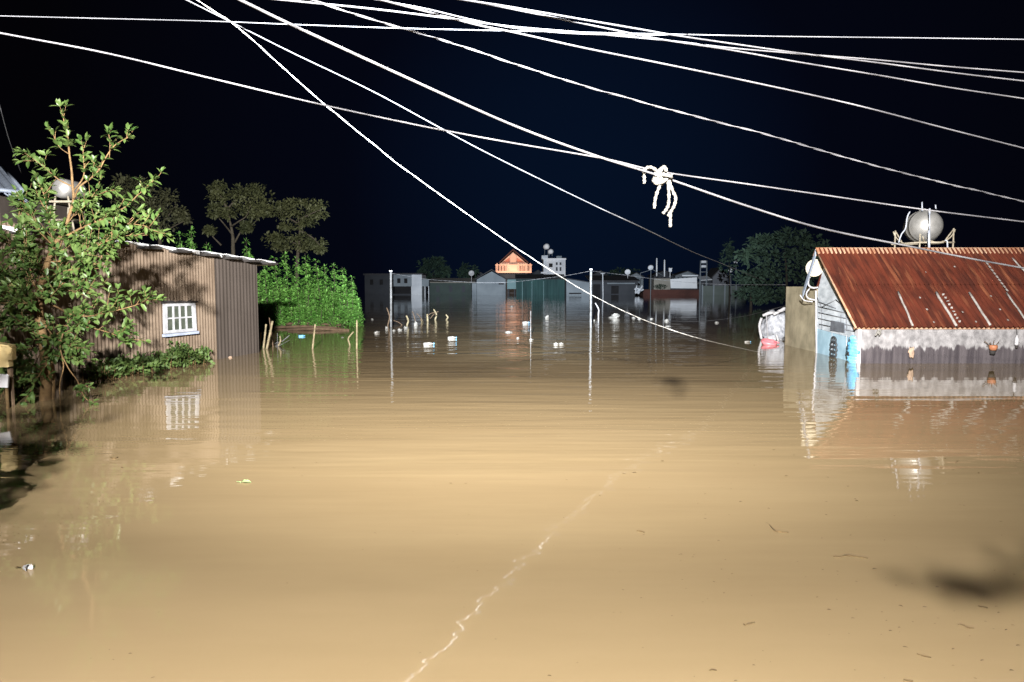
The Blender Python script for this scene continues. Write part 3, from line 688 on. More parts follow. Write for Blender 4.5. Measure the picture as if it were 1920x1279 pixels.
# corner post, seam strip
m = MB(); m.box2((XF - .09, YF - .03, -2), (XF - .002, YF + .155, ze - .02)); m.build('corner_post', M_white, hs)
m = MB(); m.tube([gpt(1531, 662, .03), gpt(1530, 545, .03)], .03, 6); m.tube([gpt(1560, 660, .03), gpt(1560, 622, .03)], .008, 5); m.tube([gpt(1587, 672, .03), gpt(1587, 628, .03)], .008, 5); m.each('seam_strip', M_white, hs)
# back and far end walls
m = MB(); m.box2((XB + .1, YB, -2), (XR, YB + .12, zbk)); m.build('back_wall', M_slab, hs)
# roof sheets
def roof_sheet(mb, xa, xb, A, B, pitch=.125, amp=.030, lift=0.0, slant=None):
    """corrugated sheet: A=(y,z) low edge, B=(y,z) high edge, corrugations run up the slope"""
    sl = Vector((0, B[0] - A[0], B[1] - A[1])); nn_ = Vector((0, -sl.z, sl.y)).normalized()
    n = int((xb - xa) / pitch * 6); vs = []; fs = []
    for i in range(n + 1):
        x = xa + (xb - xa) * i / n; off = amp * math.sin(2 * math.pi * x / pitch) + lift
        for (yy, zz), s_ in ((A, 0.0), (B, 1.0)):
            dx = slant(x, s_) if slant else 0
            vs.append(Vector((x + dx, yy, zz)) + nn_ * off); vs.append(Vector((x + dx, yy, zz)) + nn_ * (off - .012))
    for i in range(n):
        a = 4 * i; b = a + 4
        fs += [(a, b, b + 2, a + 2), (a + 1, a + 3, b + 3, b + 1), (a, a + 1, b + 1, b), (a + 2, b + 2, b + 3, a + 3)]
    fs += [(0, 2, 3, 1), (4 * n, 4 * n + 1, 4 * n + 3, 4 * n + 2)]
    mb.add(vs, fs, False)
yE = YF - .22; zE = at(1608, 613, yE).z; zR = zr + .04
ym = yE + (YA - yE) * .53; zm = zE + (zR - zE) * .53
xl = lambda x, s_: 0
XL = at(1606, 613, yE).x
def sk(x, s_): return 0.0
roofL_e, roofL_m, roofL_r = XL, gx(ym) - .16, gx(YA) - .13
m = MB(); roof_sheet(m, XL, XR, (yE, zE), (ym + .08, zm + .06)); rfl = m.build('roof', M_rust, hs); rfl['label'] = 'rusty red corrugated roof, lower sheets'
m = MB(); roof_sheet(m, XL, XR, (ym - .06, zm - .045), (YA, zR), lift=.024); rfu = m.build('roof', M_rust, hs); rfu['label'] = 'rusty red corrugated roof, upper sheets'
m = MB(); roof_sheet(m, gx(YB) + .03, XR, (YB + .25, zbk - .05), (YA, zR), lift=-.02); m.build('roof', M_rust, hs)
m = MB()
zc_ = zR + .03
m.prism([(XL - .02, YA - .17, zR - .11), (XL - .02, YA, zc_ + .02), (XL - .02, YA + .20, zR - .16), (XL - .02, YA + .20, zR - .19), (XL - .02, YA, zc_ - .02), (XL - .02, YA - .17, zR - .14)], (6.2, 0, 0)); m.build('ridge_cap', M_ridge, hs)
# bare metal sheets near the right end
m = MB(); roof_sheet(m, XL + 6.4, XR, (YA - .26, zR - .185), (YA + .01, zR + .02), lift=.055); m.build('metal_flashing', M_bluemetal, hs)
# pale strips lying on the lower sheets
def rpt(px, py, lift=.03):
    d = ray(px, py); o = Vector((0, 0, H)); sl = Vector((0, YA - yE, zR - zE)).normalized(); n_ = Vector((0, -sl.z, sl.y))
    pt = Vector((0, yE, zE)) + n_ * lift; t = (pt - o).dot(n_) / d.dot(n_); return o + d * t
for (a, b, ww) in (((1683, 547), (1712, 611), .045), ((1755, 548), (1793, 611), .055), ((1817, 549), (1857, 610), .05), ((1888, 549), (1930, 610), .04), ((1898, 484), (1924, 512), .035)):
    m = MB(); A_, B_ = rpt(*a, .045), rpt(*b, .045); k = 6
    m.tube([A_.lerp(B_, i / k) + Vector((U(-.012, .012), 0, U(-.004, .004))) for i in range(k + 1)], ww * .62, 6); m.build('roof_batten', M_batten, hs)
m = MB()
for i in range(9):
    px, py = 1762 + i * 3.9 + U(-1, 3), 552 + i * 6.3; m.box(rpt(px + 5, py, .035), (.05, .05, .02), Matrix.Rotation(U(0, 3), 3, 'X'))
for i in range(9):
    px, py = 1851 + i * 4.6, 494 + i * 6.2; m.box(rpt(px, py, .07), (.035, .10, .02), Matrix.Rotation(.6, 3, 'X'))
for px, py in ((1725, 558), (1738, 580), (1751, 604), (1858, 555), (1875, 580), (1890, 600), (1940, 560), (1805, 585), (1830, 603), (1735, 510), (1790, 500)):
    m.box(rpt(px, py, .04), (.035, .05, .012), Matrix.Rotation(.62, 3, 'X'))
m.each('roof_patch', M_batten, hs)
# eave board and rake trim
m = MB(); m.box2((XL + .02, YF - .05, ze - .03), (XR, YF - .012, ze + .06)); m.build('eave_board', M_ridge, hs)
m = MB(); m.tube([(XL - .01, yE, zE - .03), (XL - .01, YA, zR - .03)], .028, 6); m.build('verge_trim', M_ridge, hs)
m = MB(); m.prism([(XL - .03, YA + .02, zR + .0), (XL - .03, YB + .25, zbk - .02), (XL - .03, YB + .25, zbk - .22), (XL - .03, YA + .02, zR - .2)], (.03, 0, 0)); m.build('verge_board', M_bluemetal, hs)

# beige concrete yard wall behind the gable
Ys0, Ys1 = YB + .2, 25.7
A_ = at(1530, 600, Ys0); B_ = at(1472.5, 600, Ys1); zs = at(1472.5, 537.5, Ys1).z
sw = thing('yard_wall', 'tall beige concrete wall beside the gable of the rusty roofed house', 'wall', (A_.x, (Ys0 + Ys1) / 2, 0))
m = MB(); m.prism([(A_.x, Ys0, -2), (B_.x, Ys1, -2), (B_.x, Ys1, zs), (A_.x, Ys0, zs + .01)], (.18, 0, 0)); m.build('wall', M_slab, sw)
m = MB()
for k in range(11):
    py = 606 + k * 4.1; q = at(1509, py, 24.25); m.box(q + Vector((-.04, 0, 0)), (.05, .17, .045)) if k < 7 else None
q0, q1 = at(1506.5, 605, 24.3), at(1506.5, 662, 24.3); m.box2((q0.x - .03, 24.27, q1.z - .3), (q0.x + .005, 24.34, q0.z))
m.build('notched_bracket', M_white, sw)

# satellite dish and cables on the gable
dc = at(1529, 503, 22.7)
sd = thing('satellite_dish', 'cream satellite dish mounted at the gable peak of the rusty roofed house', 'satellite dish', dc)
m = MB(); m.lathe(dc, Vector((-.62, -.75, .12)), [(.001, 0), (.10, .01), (.19, .04), (.265, .085), (.27, .075), (.19, .025), (.001, -.015)], 22); m.build('dish', M_dish, sd)
m = MB(); m.tube([dc, dc + Vector((.22, .1, -.05)), dc + Vector((.42, .0, .03))], .018, 6); m.build('arm', M_frame, sd)
m = MB()
m.tube(catmull([at(1524, 513, 22.9), at(1517, 522, 22.9), at(1516, 534, 22.9), at(1524, 540, 22.9), at(1534, 539, 22.8)], 6), .028, 6)
m.tube(catmull([at(1518, 541, 22.9), at(1512, 550, 22.9), at(1515, 559, 22.9), at(1528, 563, 22.8)], 6), .022, 6)
m.tube(catmull([at(1500, 553, 23.1), at(1508, 563, 23), at(1524, 566, 22.8)], 6), .018, 6)
m.each('cable', M_white, sd)

# steel tank on stand above the ridge
YT = 23.6; c = at(1741, 423, YT)
tk = thing('water_tank', 'large shiny steel water tank lying in a metal stand above the rusty roof', 'water tank', (c.x, YT, zR))
ax = Vector((.22, 1, .03)).normalized(); r_ = 29 * mpp(YT); c = c + ax * .55
m = MB(); m.lathe(c - ax * .62, ax, [(.001, -.12), (r_ * .35, -.09), (r_ * .62, -.02), (r_ * .82, .08), (r_ * .95, .19), (r_, .30), (r_ * 1.02, .31), (r_ * 1.02, .34), (r_, .35), (r_, .7), (r_ * 1.02, .71), (r_ * 1.02, .74), (r_, .75), (r_, 1.0), (r_ * .7, 1.2), (.001, 1.28)], 36)
tkb = m.build('tank', M_steel, tk)
m = MB(); m.lathe(c + Vector((0, 0, r_)) + ax * .1, (0, 0, 1), [(.10, 0), (.10, .07), (.001, .075)], 14); m.build('lid', M_steel, tkb)
m = MB()
zb_ = at(1741, 464, YT).z; zt_ = at(1741, 449, YT - .5).z
for (dx, dy) in ((-.35, -.5), (.70, -.5), (-.62, .5), (.40, .5)):
    p0 = c + Vector((dx, dy, 0)); m.tube([Vector((p0.x, p0.y, zb_ - .9)), Vector((p0.x, p0.y, c.z - .10))], .026, 6)
    m.tube([Vector((p0.x, p0.y, c.z - .12)), Vector((c.x + dx * .6, p0.y, c.z - r_ - .02))], .022, 6)
for dy, sh in ((-.5, .22), (.5, -.16)):
    m.tube([c + Vector((-.58 + sh, dy, -r_ - .05)), c + Vector((.52 + sh, dy, -r_ - .05))], .03, 6)
    arc = [c + Vector((sh, dy, 0)) + Vector((math.cos(a) * (r_ + .05), 0, math.sin(a) * (r_ + .05))) for a in [math.pi * (1.08 + .84 * k / 14) for k in range(15)]]
    m.tube(arc, .022, 6)
for dx in (-.35, .70): m.tube([c + Vector((dx, -.5, -r_ - .05)), c + Vector((dx - .29, .5, -r_ - .05))], .026, 6)
m.build('stand', M_frame, tk)
m = MB(); y_ = YT - .72
m.tube([at(1742, 468, y_), at(1742, 432, y_)], .035, 8); m.tube([at(1743, 402, y_), at(1743, 391, y_)], .03, 8); m.tube([at(1743, 432, y_ - .02), at(1743, 402, y_ - .02)], .02, 8)
m.tube([at(1729, 396, YT), at(1729, 379, YT)], .022, 6); m.tube([at(1755, 392, YT), at(1754, 384, YT)], .018, 6)
m.tube(catmull([at(1706, 397, YT), at(1701, 408, YT), at(1698, 428, YT), at(1690, 440, YT), at(1685, 455, YT)], 5), .022, 6)
m.tube([at(1772, 450, YT - .5), at(1776, 452, YT - .5), at(1777, 474, YT - .5)], .024, 6)
m.each('pipe', M_pipe, tk)

def crumple(center, size, seed, sub=3, amp=.25, fr=1.6):
    import bmesh
    bm = bmesh.new(); bmesh.ops.create_icosphere(bm, subdivisions=sub, radius=1.0); mb = MB()
    for v in bm.verts:
        p = v.co.copy(); k = 1 + amp * mnoise.noise(p * fr + Vector((seed, seed * 2.1, 0))) + amp * .5 * mnoise.noise(p * fr * 3 + Vector((0, seed, seed)))
        v.co = Vector((p.x * size[0], p.y * size[1], p.z * size[2])) * k + Vector(center)
    mb.v = [v.co.copy() for v in bm.verts]; mb.f = [[x.index for x in f.verts] for f in bm.faces]; mb.sm = [True] * len(mb.f); bm.free(); return mb
# things on and by the front wall
yw = YF - .1
q = at(1861, 650, yw)
po = thing('hanging_pot', 'orange pot with bare twigs hanging on the stained grey wall', 'plant pot', q)
m = MB(); m.lathe(at(1862, 657, yw - .06), (0, 0, 1), [(.001, 0), (.07, 0), (.10, .06), (.105, .13), (.085, .14), (.001, .12)], 14); m.build('pot', M_orange, po)
m = MB()
m.lathe(at(1861, 665, yw - .06), (0, 0, 1), [(.001, 0), (.06, .01), (.075, .10), (.001, .11)], 10); m.build('lower_pot', M_dark, po)
m = MB()
for px, py in ((1846, 640), (1856, 642), (1864, 638), (1873, 641), (1850, 648)): m.tube([at(1862, 652, yw - .06), at(px, py, yw - .06)], .009, 5)
m.build('twig', M_brownstuff, po)
q0, q1 = at(1906, 630, yw), at(1906, 648, yw)
tbz = thing('hanging_bottle', 'white plastic bottle hanging below eave at the right edge', 'bottle', q1)
m = MB(); m.lathe(q1, (0, 0, 1), [(.001, 0), (.045, .01), (.05, .05), (.05, .17), (.02, .23), (.02, .27), (.001, .27)], 12); m.build('bottle', M_white, tbz)
m = MB(); m.tube([q1 + Vector((0, 0, .27)), at(1906, 614, yw)], .006, 5); m.build('cord', M_dark, tbz); m = MB(); m.lathe(q1 - Vector((0, 0, .07)), (0, 0, 1), [(.001, 0), (.03, 0), (.03, .06), (.001, .065)], 8); m.build('cap', M_dark, tbz)
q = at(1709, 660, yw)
m = crumple(q, (.07, .025, .14), 4.4, 3, .8, 1.8)  # small lump standing in for a peach glow on the wall
tag(m.build('peach_glow_lump', M_peach, base=q), 'peach coloured rag standing for light on the stained wall just above the water', 'glow')
m = MB(); q = at(1648, 621, yw - .1)
for k in range(6): m.tube([q + Vector((U(-.05, .05), 0, .05)), q + Vector((U(-.09, .09), U(-.04, .04), U(-.12, -.02)))], [.035, .022], 6)
tag(m.build('plastic_bag', M_plastic, base=q), 'scrunched white plastic bag hooked under the left end of the rusty eave', 'bag')
m = MB()
c = gpt(1600, 656, .07)
for k in range(9):
    z = c.z + .30 - k * .085; q = Vector((c.x, c.y + U(-.03, .03), z)); hw = .34 * (1 - abs(k - 4.5) / 9)
    m.tube([q + Vector((-.01, -hw, U(-.02, .02))), q + Vector((-.05, U(-.1, .1), .02)), q + Vector((-.01, hw, U(-.03, .03)))], [.05, .075, .05], 8)
bb = m.build('blue_sack', M_bluebag, base=c); tag(bb, 'crumpled bright blue plastic sack against the pale blue wall corner', 'sack')
m = MB()
for px, py in ((1592, 664), (1583, 681), (1592, 686)): m.lathe(gpt(px, py, .17), Vector((-1, -.5, 0)), [(.001, .03), (.05, .02), (.055, 0)], 10)
m.build('sack_mark', M_dark, bb)

# white tarpaulin heap and pink basin beyond the yard wall
Yh = 28.3; q = at(1452, 637, Yh); q.z = 0
hp = thing('tarpaulin_heap', 'heap of white tarpaulin floating against the beige yard wall', 'tarpaulin', q)
m = crumple(q + Vector((.1, .2, .42)), (.55, .6, .62), 3.3, 4, .35, 2.0); m.build('sheet', M_tarp, hp)
m = MB()
for a, b in (((1430, 592), (1452, 586)), ((1450, 590), (1474, 580)), ((1462, 583), (1478, 578))):
    A, B = at(*a, Yh - .4), at(*b, Yh - .4); m.tube([A, A.lerp(B, .5) + Vector((0, 0, .03)), B], [.05, .07, .05], 6)
m.build('fold', M_white, hp)
m = MB(); m.tube(catmull([at(1428, 596, Yh - .3), at(1424, 612, Yh - .3), at(1428, 636, Yh - .4)], 5), [.05] * 11, 6); m.tube([at(1437, 592, Yh - .5), at(1440, 640, Yh - .5)], .02, 5)
m.tube([at(1456, 628, Yh - .6), at(1461, 645, Yh - .6)], .035, 6); m.build('strap', M_white, hp)
q = wat(1441, 646); bs = MB(); bs.lathe(q, (0.1, -.25, 1), [(.001, -.05), (.2, -.03), (.27, .06), (.27, .12), (.245, .14), (.2, .06), (.001, .03)], 22)
bs2 = bs
bs2.tube([q + Vector((.24, 0, .08)), q + Vector((.34, 0, .06)), q + Vector((.38, 0, .05))], [.05, .03, .015], 6)
tag(bs2.build('plastic_basin', M_pink, base=q), 'pink plastic basin floating beside the white tarpaulin heap', 'basin')

# rope from the yard wall sagging into the water
def rope(label, px, Y0, Y1, r, mt=M_cable, twist=.5, name='rope'):
    return wire(label, px, Y0, Y1, r, mt, twist, (0, 0), name, 'ropes over the water')
rope('grey rope sagging from the beige yard wall left into the water', [(1255, 602), (1300, 603), (1345, 600), (1400, 592), (1440, 582), (1474, 573)], 41, 25.6, .022, M_cabledim)

# ------------------------------------------------------------------ poles in the water and the ropes between them
def pole(label, px, ptop, pbase, r):
    q = wat(px, pbase); top = at(px, ptop, q.y)
    t = thing('pole', label, 'pole', q, 'pale poles standing in the flood')
    m = MB(); k = 8; m.tube([Vector((q.x, q.y, -1)).lerp(top, i / k) + Vector((U(-.008, .008), 0, 0)) for i in range(k + 1)], r, 10); m.build('shaft', M_pole, t)
    m = MB(); m.box(top + Vector((0, 0, .02)), (r * 2.6, r * 2.6, .05)); m.build('cap', M_white, t); return q, top
q1, t1 = pole('tall white pole standing in water right of the white tower house', 1108, 506, 615, .054)
q2, t2 = pole('white pole among floating rubbish left of centre', 733, 509, 614, .052)
rope('slack grey rope strung between the two white poles', [(733, 512), (770, 519), (804, 524), (859, 528), (920, 530), (969, 528), (1020, 522), (1061, 517), (1108, 508)], q2.y, q1.y, .014, M_cabledim)
rope('grey rope from the taller white pole right to the beige yard wall', [(1108, 508), (1180, 517), (1250, 526), (1340, 533), (1400, 534), (1474, 534)], q1.y, 25.6, .014, M_cabledim)

# ------------------------------------------------------------------ stakes, sticks and floating rubbish
def stake(label, base, tip, r=.03, mt=None, bend=0.0):
    q = wat(*base); t = at(tip[0], tip[1], q.y + U(-.1, .1)); d = t - q; m = MB()
    mid = q.lerp(t, .5) + Vector((bend, 0, 0)); pts = catmull([q - d * .5, q, mid, t], 4)
    m.tube(pts, [r * (1.1 - .35 * i / len(pts)) for i in range(len(pts))], 7)
    for k in (.3, .65): 
        c = q.lerp(mid, k * 2) if k < .5 else mid.lerp(t, k * 2 - 1); m.tube([c - d * .012, c + d * .012], r * 1.25, 7)
    return tag(m.build('stake', mt or M_stake, base=q), label, 'stake', 'bamboo stakes standing in the water')
stake('leftmost pale stake at the foot of the hut end wall, short and upright', (487, 652), (489, 622), .035)
stake('tallest pale stake beside the hut end wall, leaning right', (500, 655), (511, 602), .04)
stake('leaning pale stake between the tall one and the hut end wall', (494, 654), (499, 608), .035)
stake('thin dark stake behind the pale stakes near the hut', (512, 650), (505, 596), .022, M_brownstuff)
stake('short broken stake right of the pale bundle by the hut', (521, 650), (525, 630), .03, None, .05)
stake('upright pale stake in front of the green shrubs', (586, 655), (591, 608), .032)
stake('bent pale stake in green reflection near the right shrubs', (656, 648), (663, 622), .03, None, -.12)
stake('pale upright stake at the right end of the green shrubs', (669, 655), (669, 600), .032)
stake('thin brown stick just left of the white pole', (727, 611), (725, 577), .035, M_brownstuff, .12)
stake('pale stake right of the white pole among the rubbish', (763, 611), (762, 592), .05, None, .08)
stake('short leaning yellow stake beside the white bag', (792, 604), (789, 597), .055)
stake('yellow upright stake in the middle of the rubbish', (802, 604), (801, 589), .055)
stake('tall pale stake second from the right of the rubbish', (816, 600), (813, 580), .055, None, .12)
stake('short pale stake at the right end of the rubbish', (837, 600), (836, 590), .05, None, .1)
stake('thin grey upright stick right of the orange reflection', (995, 633), (995, 583), .016, M_pole)
stake('bent white stick just right of the taller white pole', (1122, 592), (1116, 568), .045, M_white, .12)
q = wat(500, 640)
for i, (x0, x1, y0, y1) in enumerate(((739, 752, 600, 612), (775, 779, 585, 600), (782, 792, 590, 601))):
    pass
m = MB()
def thin(a, b, Y, r=.02): m.tube(catmull([at(*a, Y), at((a[0] + b[0]) / 2, (a[1] + b[1]) / 2 - 2, Y), at(*b, Y)], 4), r, 5)
thin((738, 601), (757, 612), 38); thin((773, 584), (779, 603), 39); thin((781, 588), (792, 602), 40); thin((800, 594), (815, 586), 41); thin((806, 598), (822, 584), 41.5)
tag(m.build('fallen_twigs', M_brownstuff, base=at(780, 605, 40)), 'tangle of thin bent twigs sticking out among the rubbish', 'twigs')

FL = 'white rubbish floating on the flood'
def bag(label, px, py, wpx, hpx, seed, mt=None, name='plastic_bag', cat='bag'):
    q = wat(px, py + hpx * .3); s = mpp(q.y)
    m = crumple(q + Vector((0, 0, hpx * s * .10)), (wpx * s * .36, wpx * s * .42, hpx * s * .34), seed, 3, .75, 1.5)
    return tag(m.build(name, mt or M_plastic, base=q), label, cat, FL)
def bottle(label, px, py, lpx, ang, mt=None):
    q = wat(px, py); s = mpp(q.y); L = lpx * s; r = L * .17; d = Vector((math.cos(ang), math.sin(ang), .06)); m = MB()
    t = thing('plastic_bottle', label, 'bottle', q, FL)
    m.lathe(q - d * L / 2 + Vector((0, 0, r * .5)), d, [(.001, 0), (r * .8, L * .02), (r, L * .08), (r, L * .30), (r * .9, L * .36), (r, L * .42), (r, L * .62), (r * .45, L * .84), (r * .4, L * .90), (.001, L * .90)], 12); m.build('bottle', mt or M_plastic, t)
    m = MB(); m.lathe(q + d * L * .40 + Vector((0, 0, r * .5)), d, [(.001, 0), (r * .5, 0), (r * .5, L * .09), (.001, L * .1)], 8); m.build('cap', M_bluebag, t); return t
bag('white lump floating left of the white pole', 707, 622, 12, 8, 1.1)
bag('small white scrap at the foot of the thin brown stick', 725, 614, 6, 11, 2.2)
bag('tiny white scrap touching the base of the white pole', 739, 619, 7, 5, 2.9)
bag('white bag floating just right of the white pole', 750, 617, 13, 7, 3.6)
bag('white bag against the pale stake right of white pole', 761, 613, 11, 8, 4.7)
bag('upright scrunched white bag in the middle of the rubbish', 780, 606, 11, 15, 5.9)
bottle('white bottle floating in front of the rubbish, nearest to the camera there', 804, 647, 21, .15)
bottle('white bottle floating right of the rubbish, slightly farther off', 848, 635, 17, -.1)
bag('faint white scrap alone near the right end of the green shrubs', 698, 598, 5, 4, 6.4)
bag('pale scrap floating on the top of the orange reflection', 960, 574, 7, 5, 7.3)
bottle('white bottle floating between orange reflection and thin grey stick', 986, 606, 13, -.1)
bag('flat pale scrap at the bottom of the orange reflection', 953, 622, 14, 4, 8.1)
bag('small tilted white scrap right of the orange reflection', 971, 633, 7, 4, 8.8)
bag('flat white scrap at the foot of the thin grey stick', 996, 636, 11, 4, 9.4)
bag('upright white jug shape floating in the tower house reflection', 1026, 593, 8, 11, 10.2)
t = thing('pair_of_sandals', 'pair of white sandals floating in front of the tower house reflection', 'sandals', wat(1047, 646), FL)
for dx in (-5, 5):
    q = wat(1047 + dx, 646); m = MB(); s = mpp(q.y); m.lathe(q + Vector((0, 0, .02)), (0, .1, 1), [(.001, -.02), (4.8 * s, -.02), (5 * s, .015), (.001, .02)], 12); m.tube(catmull([q + Vector((-3 * s, 0, .03)), q + Vector((0, -.02, 3.2 * s)), q + Vector((3 * s, 0, .03))], 5), .012, 6); m.build('sandal', M_plastic, t)
bag('big white sack floating right of the taller white pole', 1153, 591, 25, 16, 11.3, None, 'white_sack', 'sack')
bag('small white scrap at the base of the taller white pole', 1114, 600, 5, 4, 12.1)
bag('small white lump right of the big white sack', 1188, 595, 9, 6, 12.9)
bag('small white lump on the drooping wire right of the big sack', 1199, 597, 8, 5, 13.4)
bag('tiny white scrap left of the bright sheet reflection', 1222, 597, 7, 5, 14.1)
bag('white bag at the water end of the grey rope', 1250, 600, 14, 7, 15.2)
bag('faint pale scrap below the rope end bag', 1253, 611, 11, 4, 15.8)
bag('small white lump under the middle of the grey rope', 1344, 604, 8, 6, 16.6)
bottle('pale bottle floating in front of the dark trees left of pink basin', 1402, 642, 12, .05)
bottle('blue bottle floating among the green shrub reflection', 566, 631, 12, .3, M_bluebag)
bag('tiny white scrap among green shrub reflection', 642, 632, 6, 3, 17.7)
bag('small pale lump at the foot of the hut end wall', 432, 669, 9, 6, 18.3, M_peach)
# foreground
q = wat(462, 906); m = MB()
m.leaf(q + Vector((-.05, 0, .012)), Vector((1, .15, 0)), Vector((0, -.15, 1)), .10, .075); m.leaf(q + Vector((-.02, .04, .014)), Vector((-.6, .4, 0)), Vector((0, -.2, 1)), .07, .035); m.tube([q + Vector((-.05, 0, .01)), q + Vector((-.11, .02, .012))], .004, 5)
tag(m.build('floating_leaf', leafmat('pale_leaf', (.26, .38, .17), (.34, .44, .2), 9), base=q), 'single pale green leaf floating on the water at left', 'leaf')
q = wat(52, 1068); m = MB()
cu = thing('foam_cup', 'white foam cup on its side floating at the lower left', 'cup', q, FL)
s = mpp(q.y)
m.lathe(q + Vector((-.028, .012, .012)), Vector((1, -.55, .12)), [(k_ * .6, h_ * .6) for k_, h_ in ((.001, 0), (.028, 0), (.032, .01), (.045, .085), (.049, .09), (.047, .095), (.040, .085), (.026, .012), (.001, .012))], 16); m.build('cup', M_white, cu)
m = MB(); m.leaf(q + Vector((-.06, 0, .012)), Vector((-1, .3, .1)), Vector((0, 0, 1)), .05, .03); m.build('stuck_leaf', M_twig, cu)

def twig(label, pts):
    P_ = [wat(*q) + Vector((0, 0, .004)) for q in pts]; c = catmull(P_, 4); m = MB(); s = mpp(P_[0].y)
    m.tube(c, [max(.0012, s * (1.0 + .8 * math.sin(3.1 * i / len(c)))) for i in range(len(c))], 5)
    return tag(m.build('floating_twig', M_twig, base=P_[0]), label, 'twig', 'twigs floating on the brown water')
twig('longest thin twig floating left of the dark patch', [(1562, 1044), (1578, 1045), (1585, 1042), (1600, 1044), (1628, 1048)])
twig('curved twig floating below the zigzag wire reflection at right', [(1443, 985), (1450, 993), (1458, 998), (1470, 999), (1478, 999)])
twig('short thick forked twig floating right of bottom centre', [(1394, 1171), (1398, 1173), (1405, 1170), (1415, 1168)])
twig('thin twig below the dark patch near its right end', [(1796, 1172), (1805, 1173), (1815, 1178), (1826, 1179)])
twig('twig within the right part of the dark patch', [(1834, 1137), (1845, 1139), (1852, 1141)])
twig('straight twig near the bottom right corner', [(1719, 1227), (1732, 1231), (1746, 1234)])
twig('small dark twig at the very bottom edge right of centre', [(1694, 1275), (1700, 1277), (1712, 1278)])
twig('short twig floating in left middle water below the window reflection', [(208, 858), (213, 861), (221, 858)])
twig('small dark twig by the middle of the zigzag reflection', [(1194, 996), (1201, 997), (1208, 999)])
twig('short twig low in the middle of the right water', [(1330, 1258), (1336, 1257), (1344, 1258)])
# fine leaf litter: nobody could count it
m = MB()
def speck(px, py, wpx):
    q = wat(px, py) + Vector((0, 0, .003)); s = mpp(q.y); a = U(-.5, .5)
    m.leaf(q, Vector((math.cos(a), math.sin(a) + U(-.3, .3), U(.0, .2))), Vector((0, 0, 1)), wpx * s * 1.3, wpx * s * U(.4, .8))
for px, py, w_ in ((1471, 893, 5), (1386, 942, 7), (1345, 1015, 7), (1319, 973, 5), (1593, 1005, 5), (1603, 940, 6), (1635, 1068, 9), (1754, 1102, 8), (1684, 1136, 7), (1729, 1139, 8), (1595, 1160, 7), (1550, 1144, 7), (1666, 1184, 6), (1692, 1214, 8), (1785, 1219, 6), (1884, 1183, 8), (1895, 1173, 6), (1845, 1166, 5), (1905, 1212, 8), (1892, 1258, 8), (1838, 1240, 8), (1410, 1248, 5), (1376, 1278, 6), (1784, 1249, 5), (1825, 1272, 5), (240, 1227, 6), (282, 1273, 7), (210, 1238, 4), (1026, 1268, 7), (842, 907, 5), (870, 907, 5), (1166, 888, 6), (1185, 887, 7), (1239, 865, 5), (1060, 900, 4), (225, 878, 5), (548, 878, 4), (700, 1000, 5), (1320, 965, 4), (1865, 1138, 6), (1870, 1150, 5)):
    speck(px, py, w_)
for _ in range(110): speck(U(1150, 1920), U(830, 1275), U(2, 4.5))
for _ in range(40): speck(U(100, 1150), U(760, 1275), U(1.5, 3.5))
o = m.build('floating_debris', M_twig); o['kind'] = 'stuff'; o['label'] = 'fine dark leaf litter scattered on the brown water'

# ------------------------------------------------------------------ far vegetation
def crown_cloud(mb, c, rad, n, L, mtcard=True, flat=0.0, dense=1.0):
    c = Vector(c)
    for _ in range(n):
        v = rv().normalized() * (random.random() ** .4); p = c + Vector((v.x * rad[0], v.y * rad[1], v.z * rad[2]))
        if mnoise.noise(p * (1.7 / max(rad[0], .3))) < -.04 * dense: continue
        d = (v * .7 + rv() * .8 + Vector((0, 0, -.1))).normalized(); nn_ = (Vector((0, -.5, 1)) * (1 + flat) + rv() * .8).normalized()
        mb.card(p, d, nn_, L * U(.6, 1.3), L * U(.45, .75))
def far_tree(name, label, base_px, Y, trunk_pts, limb_list, clumps, n, L, mleaf, mbark, flat=0.0, group=None):
    """clumps: (px,py,rx,rz) in photo pixels"""
    b = at(base_px, 560, Y); t = thing(name, label, 'tree', (b.x, Y, 0), group); s = mpp(Y)
    tm = MB(); P_ = [at(x, y, Y + dy) for x, y, dy in trunk_pts]; P_[0].z = min(P_[0].z, -.5)
    tm.tube(catmull(P_, 4), [max(.03, .15 * (1 - .8 * i / (4 * (len(P_) - 1)))) for i in range(4 * (len(P_) - 1) + 1)], 8); tm.build('trunk', mbark, t)
    if limb_list:
        lm = MB()
        for pts in limb_list:
            c = catmull([at(x, y, Y + dy) for x, y, dy in pts], 4); lm.tube(c, [max(.015, .06 * (1 - .85 * i / len(c))) for i in range(len(c))], 6)
        lm.build('limb', mbark, t)
    cm = MB()
    for x, y, rx, rz in clumps:
        for k in range(max(2, int(n / 40))):
            cc = at(x + U(-.55, .55) * rx, y + U(-.5, .5) * rz, Y + U(-.6, .6) * rx * s)
            crown_cloud(cm, cc, (rx * s * .72, rx * s * .72, rz * s * .68), 60, L, flat=flat)
    cm.build('crown', mleaf, t); return t
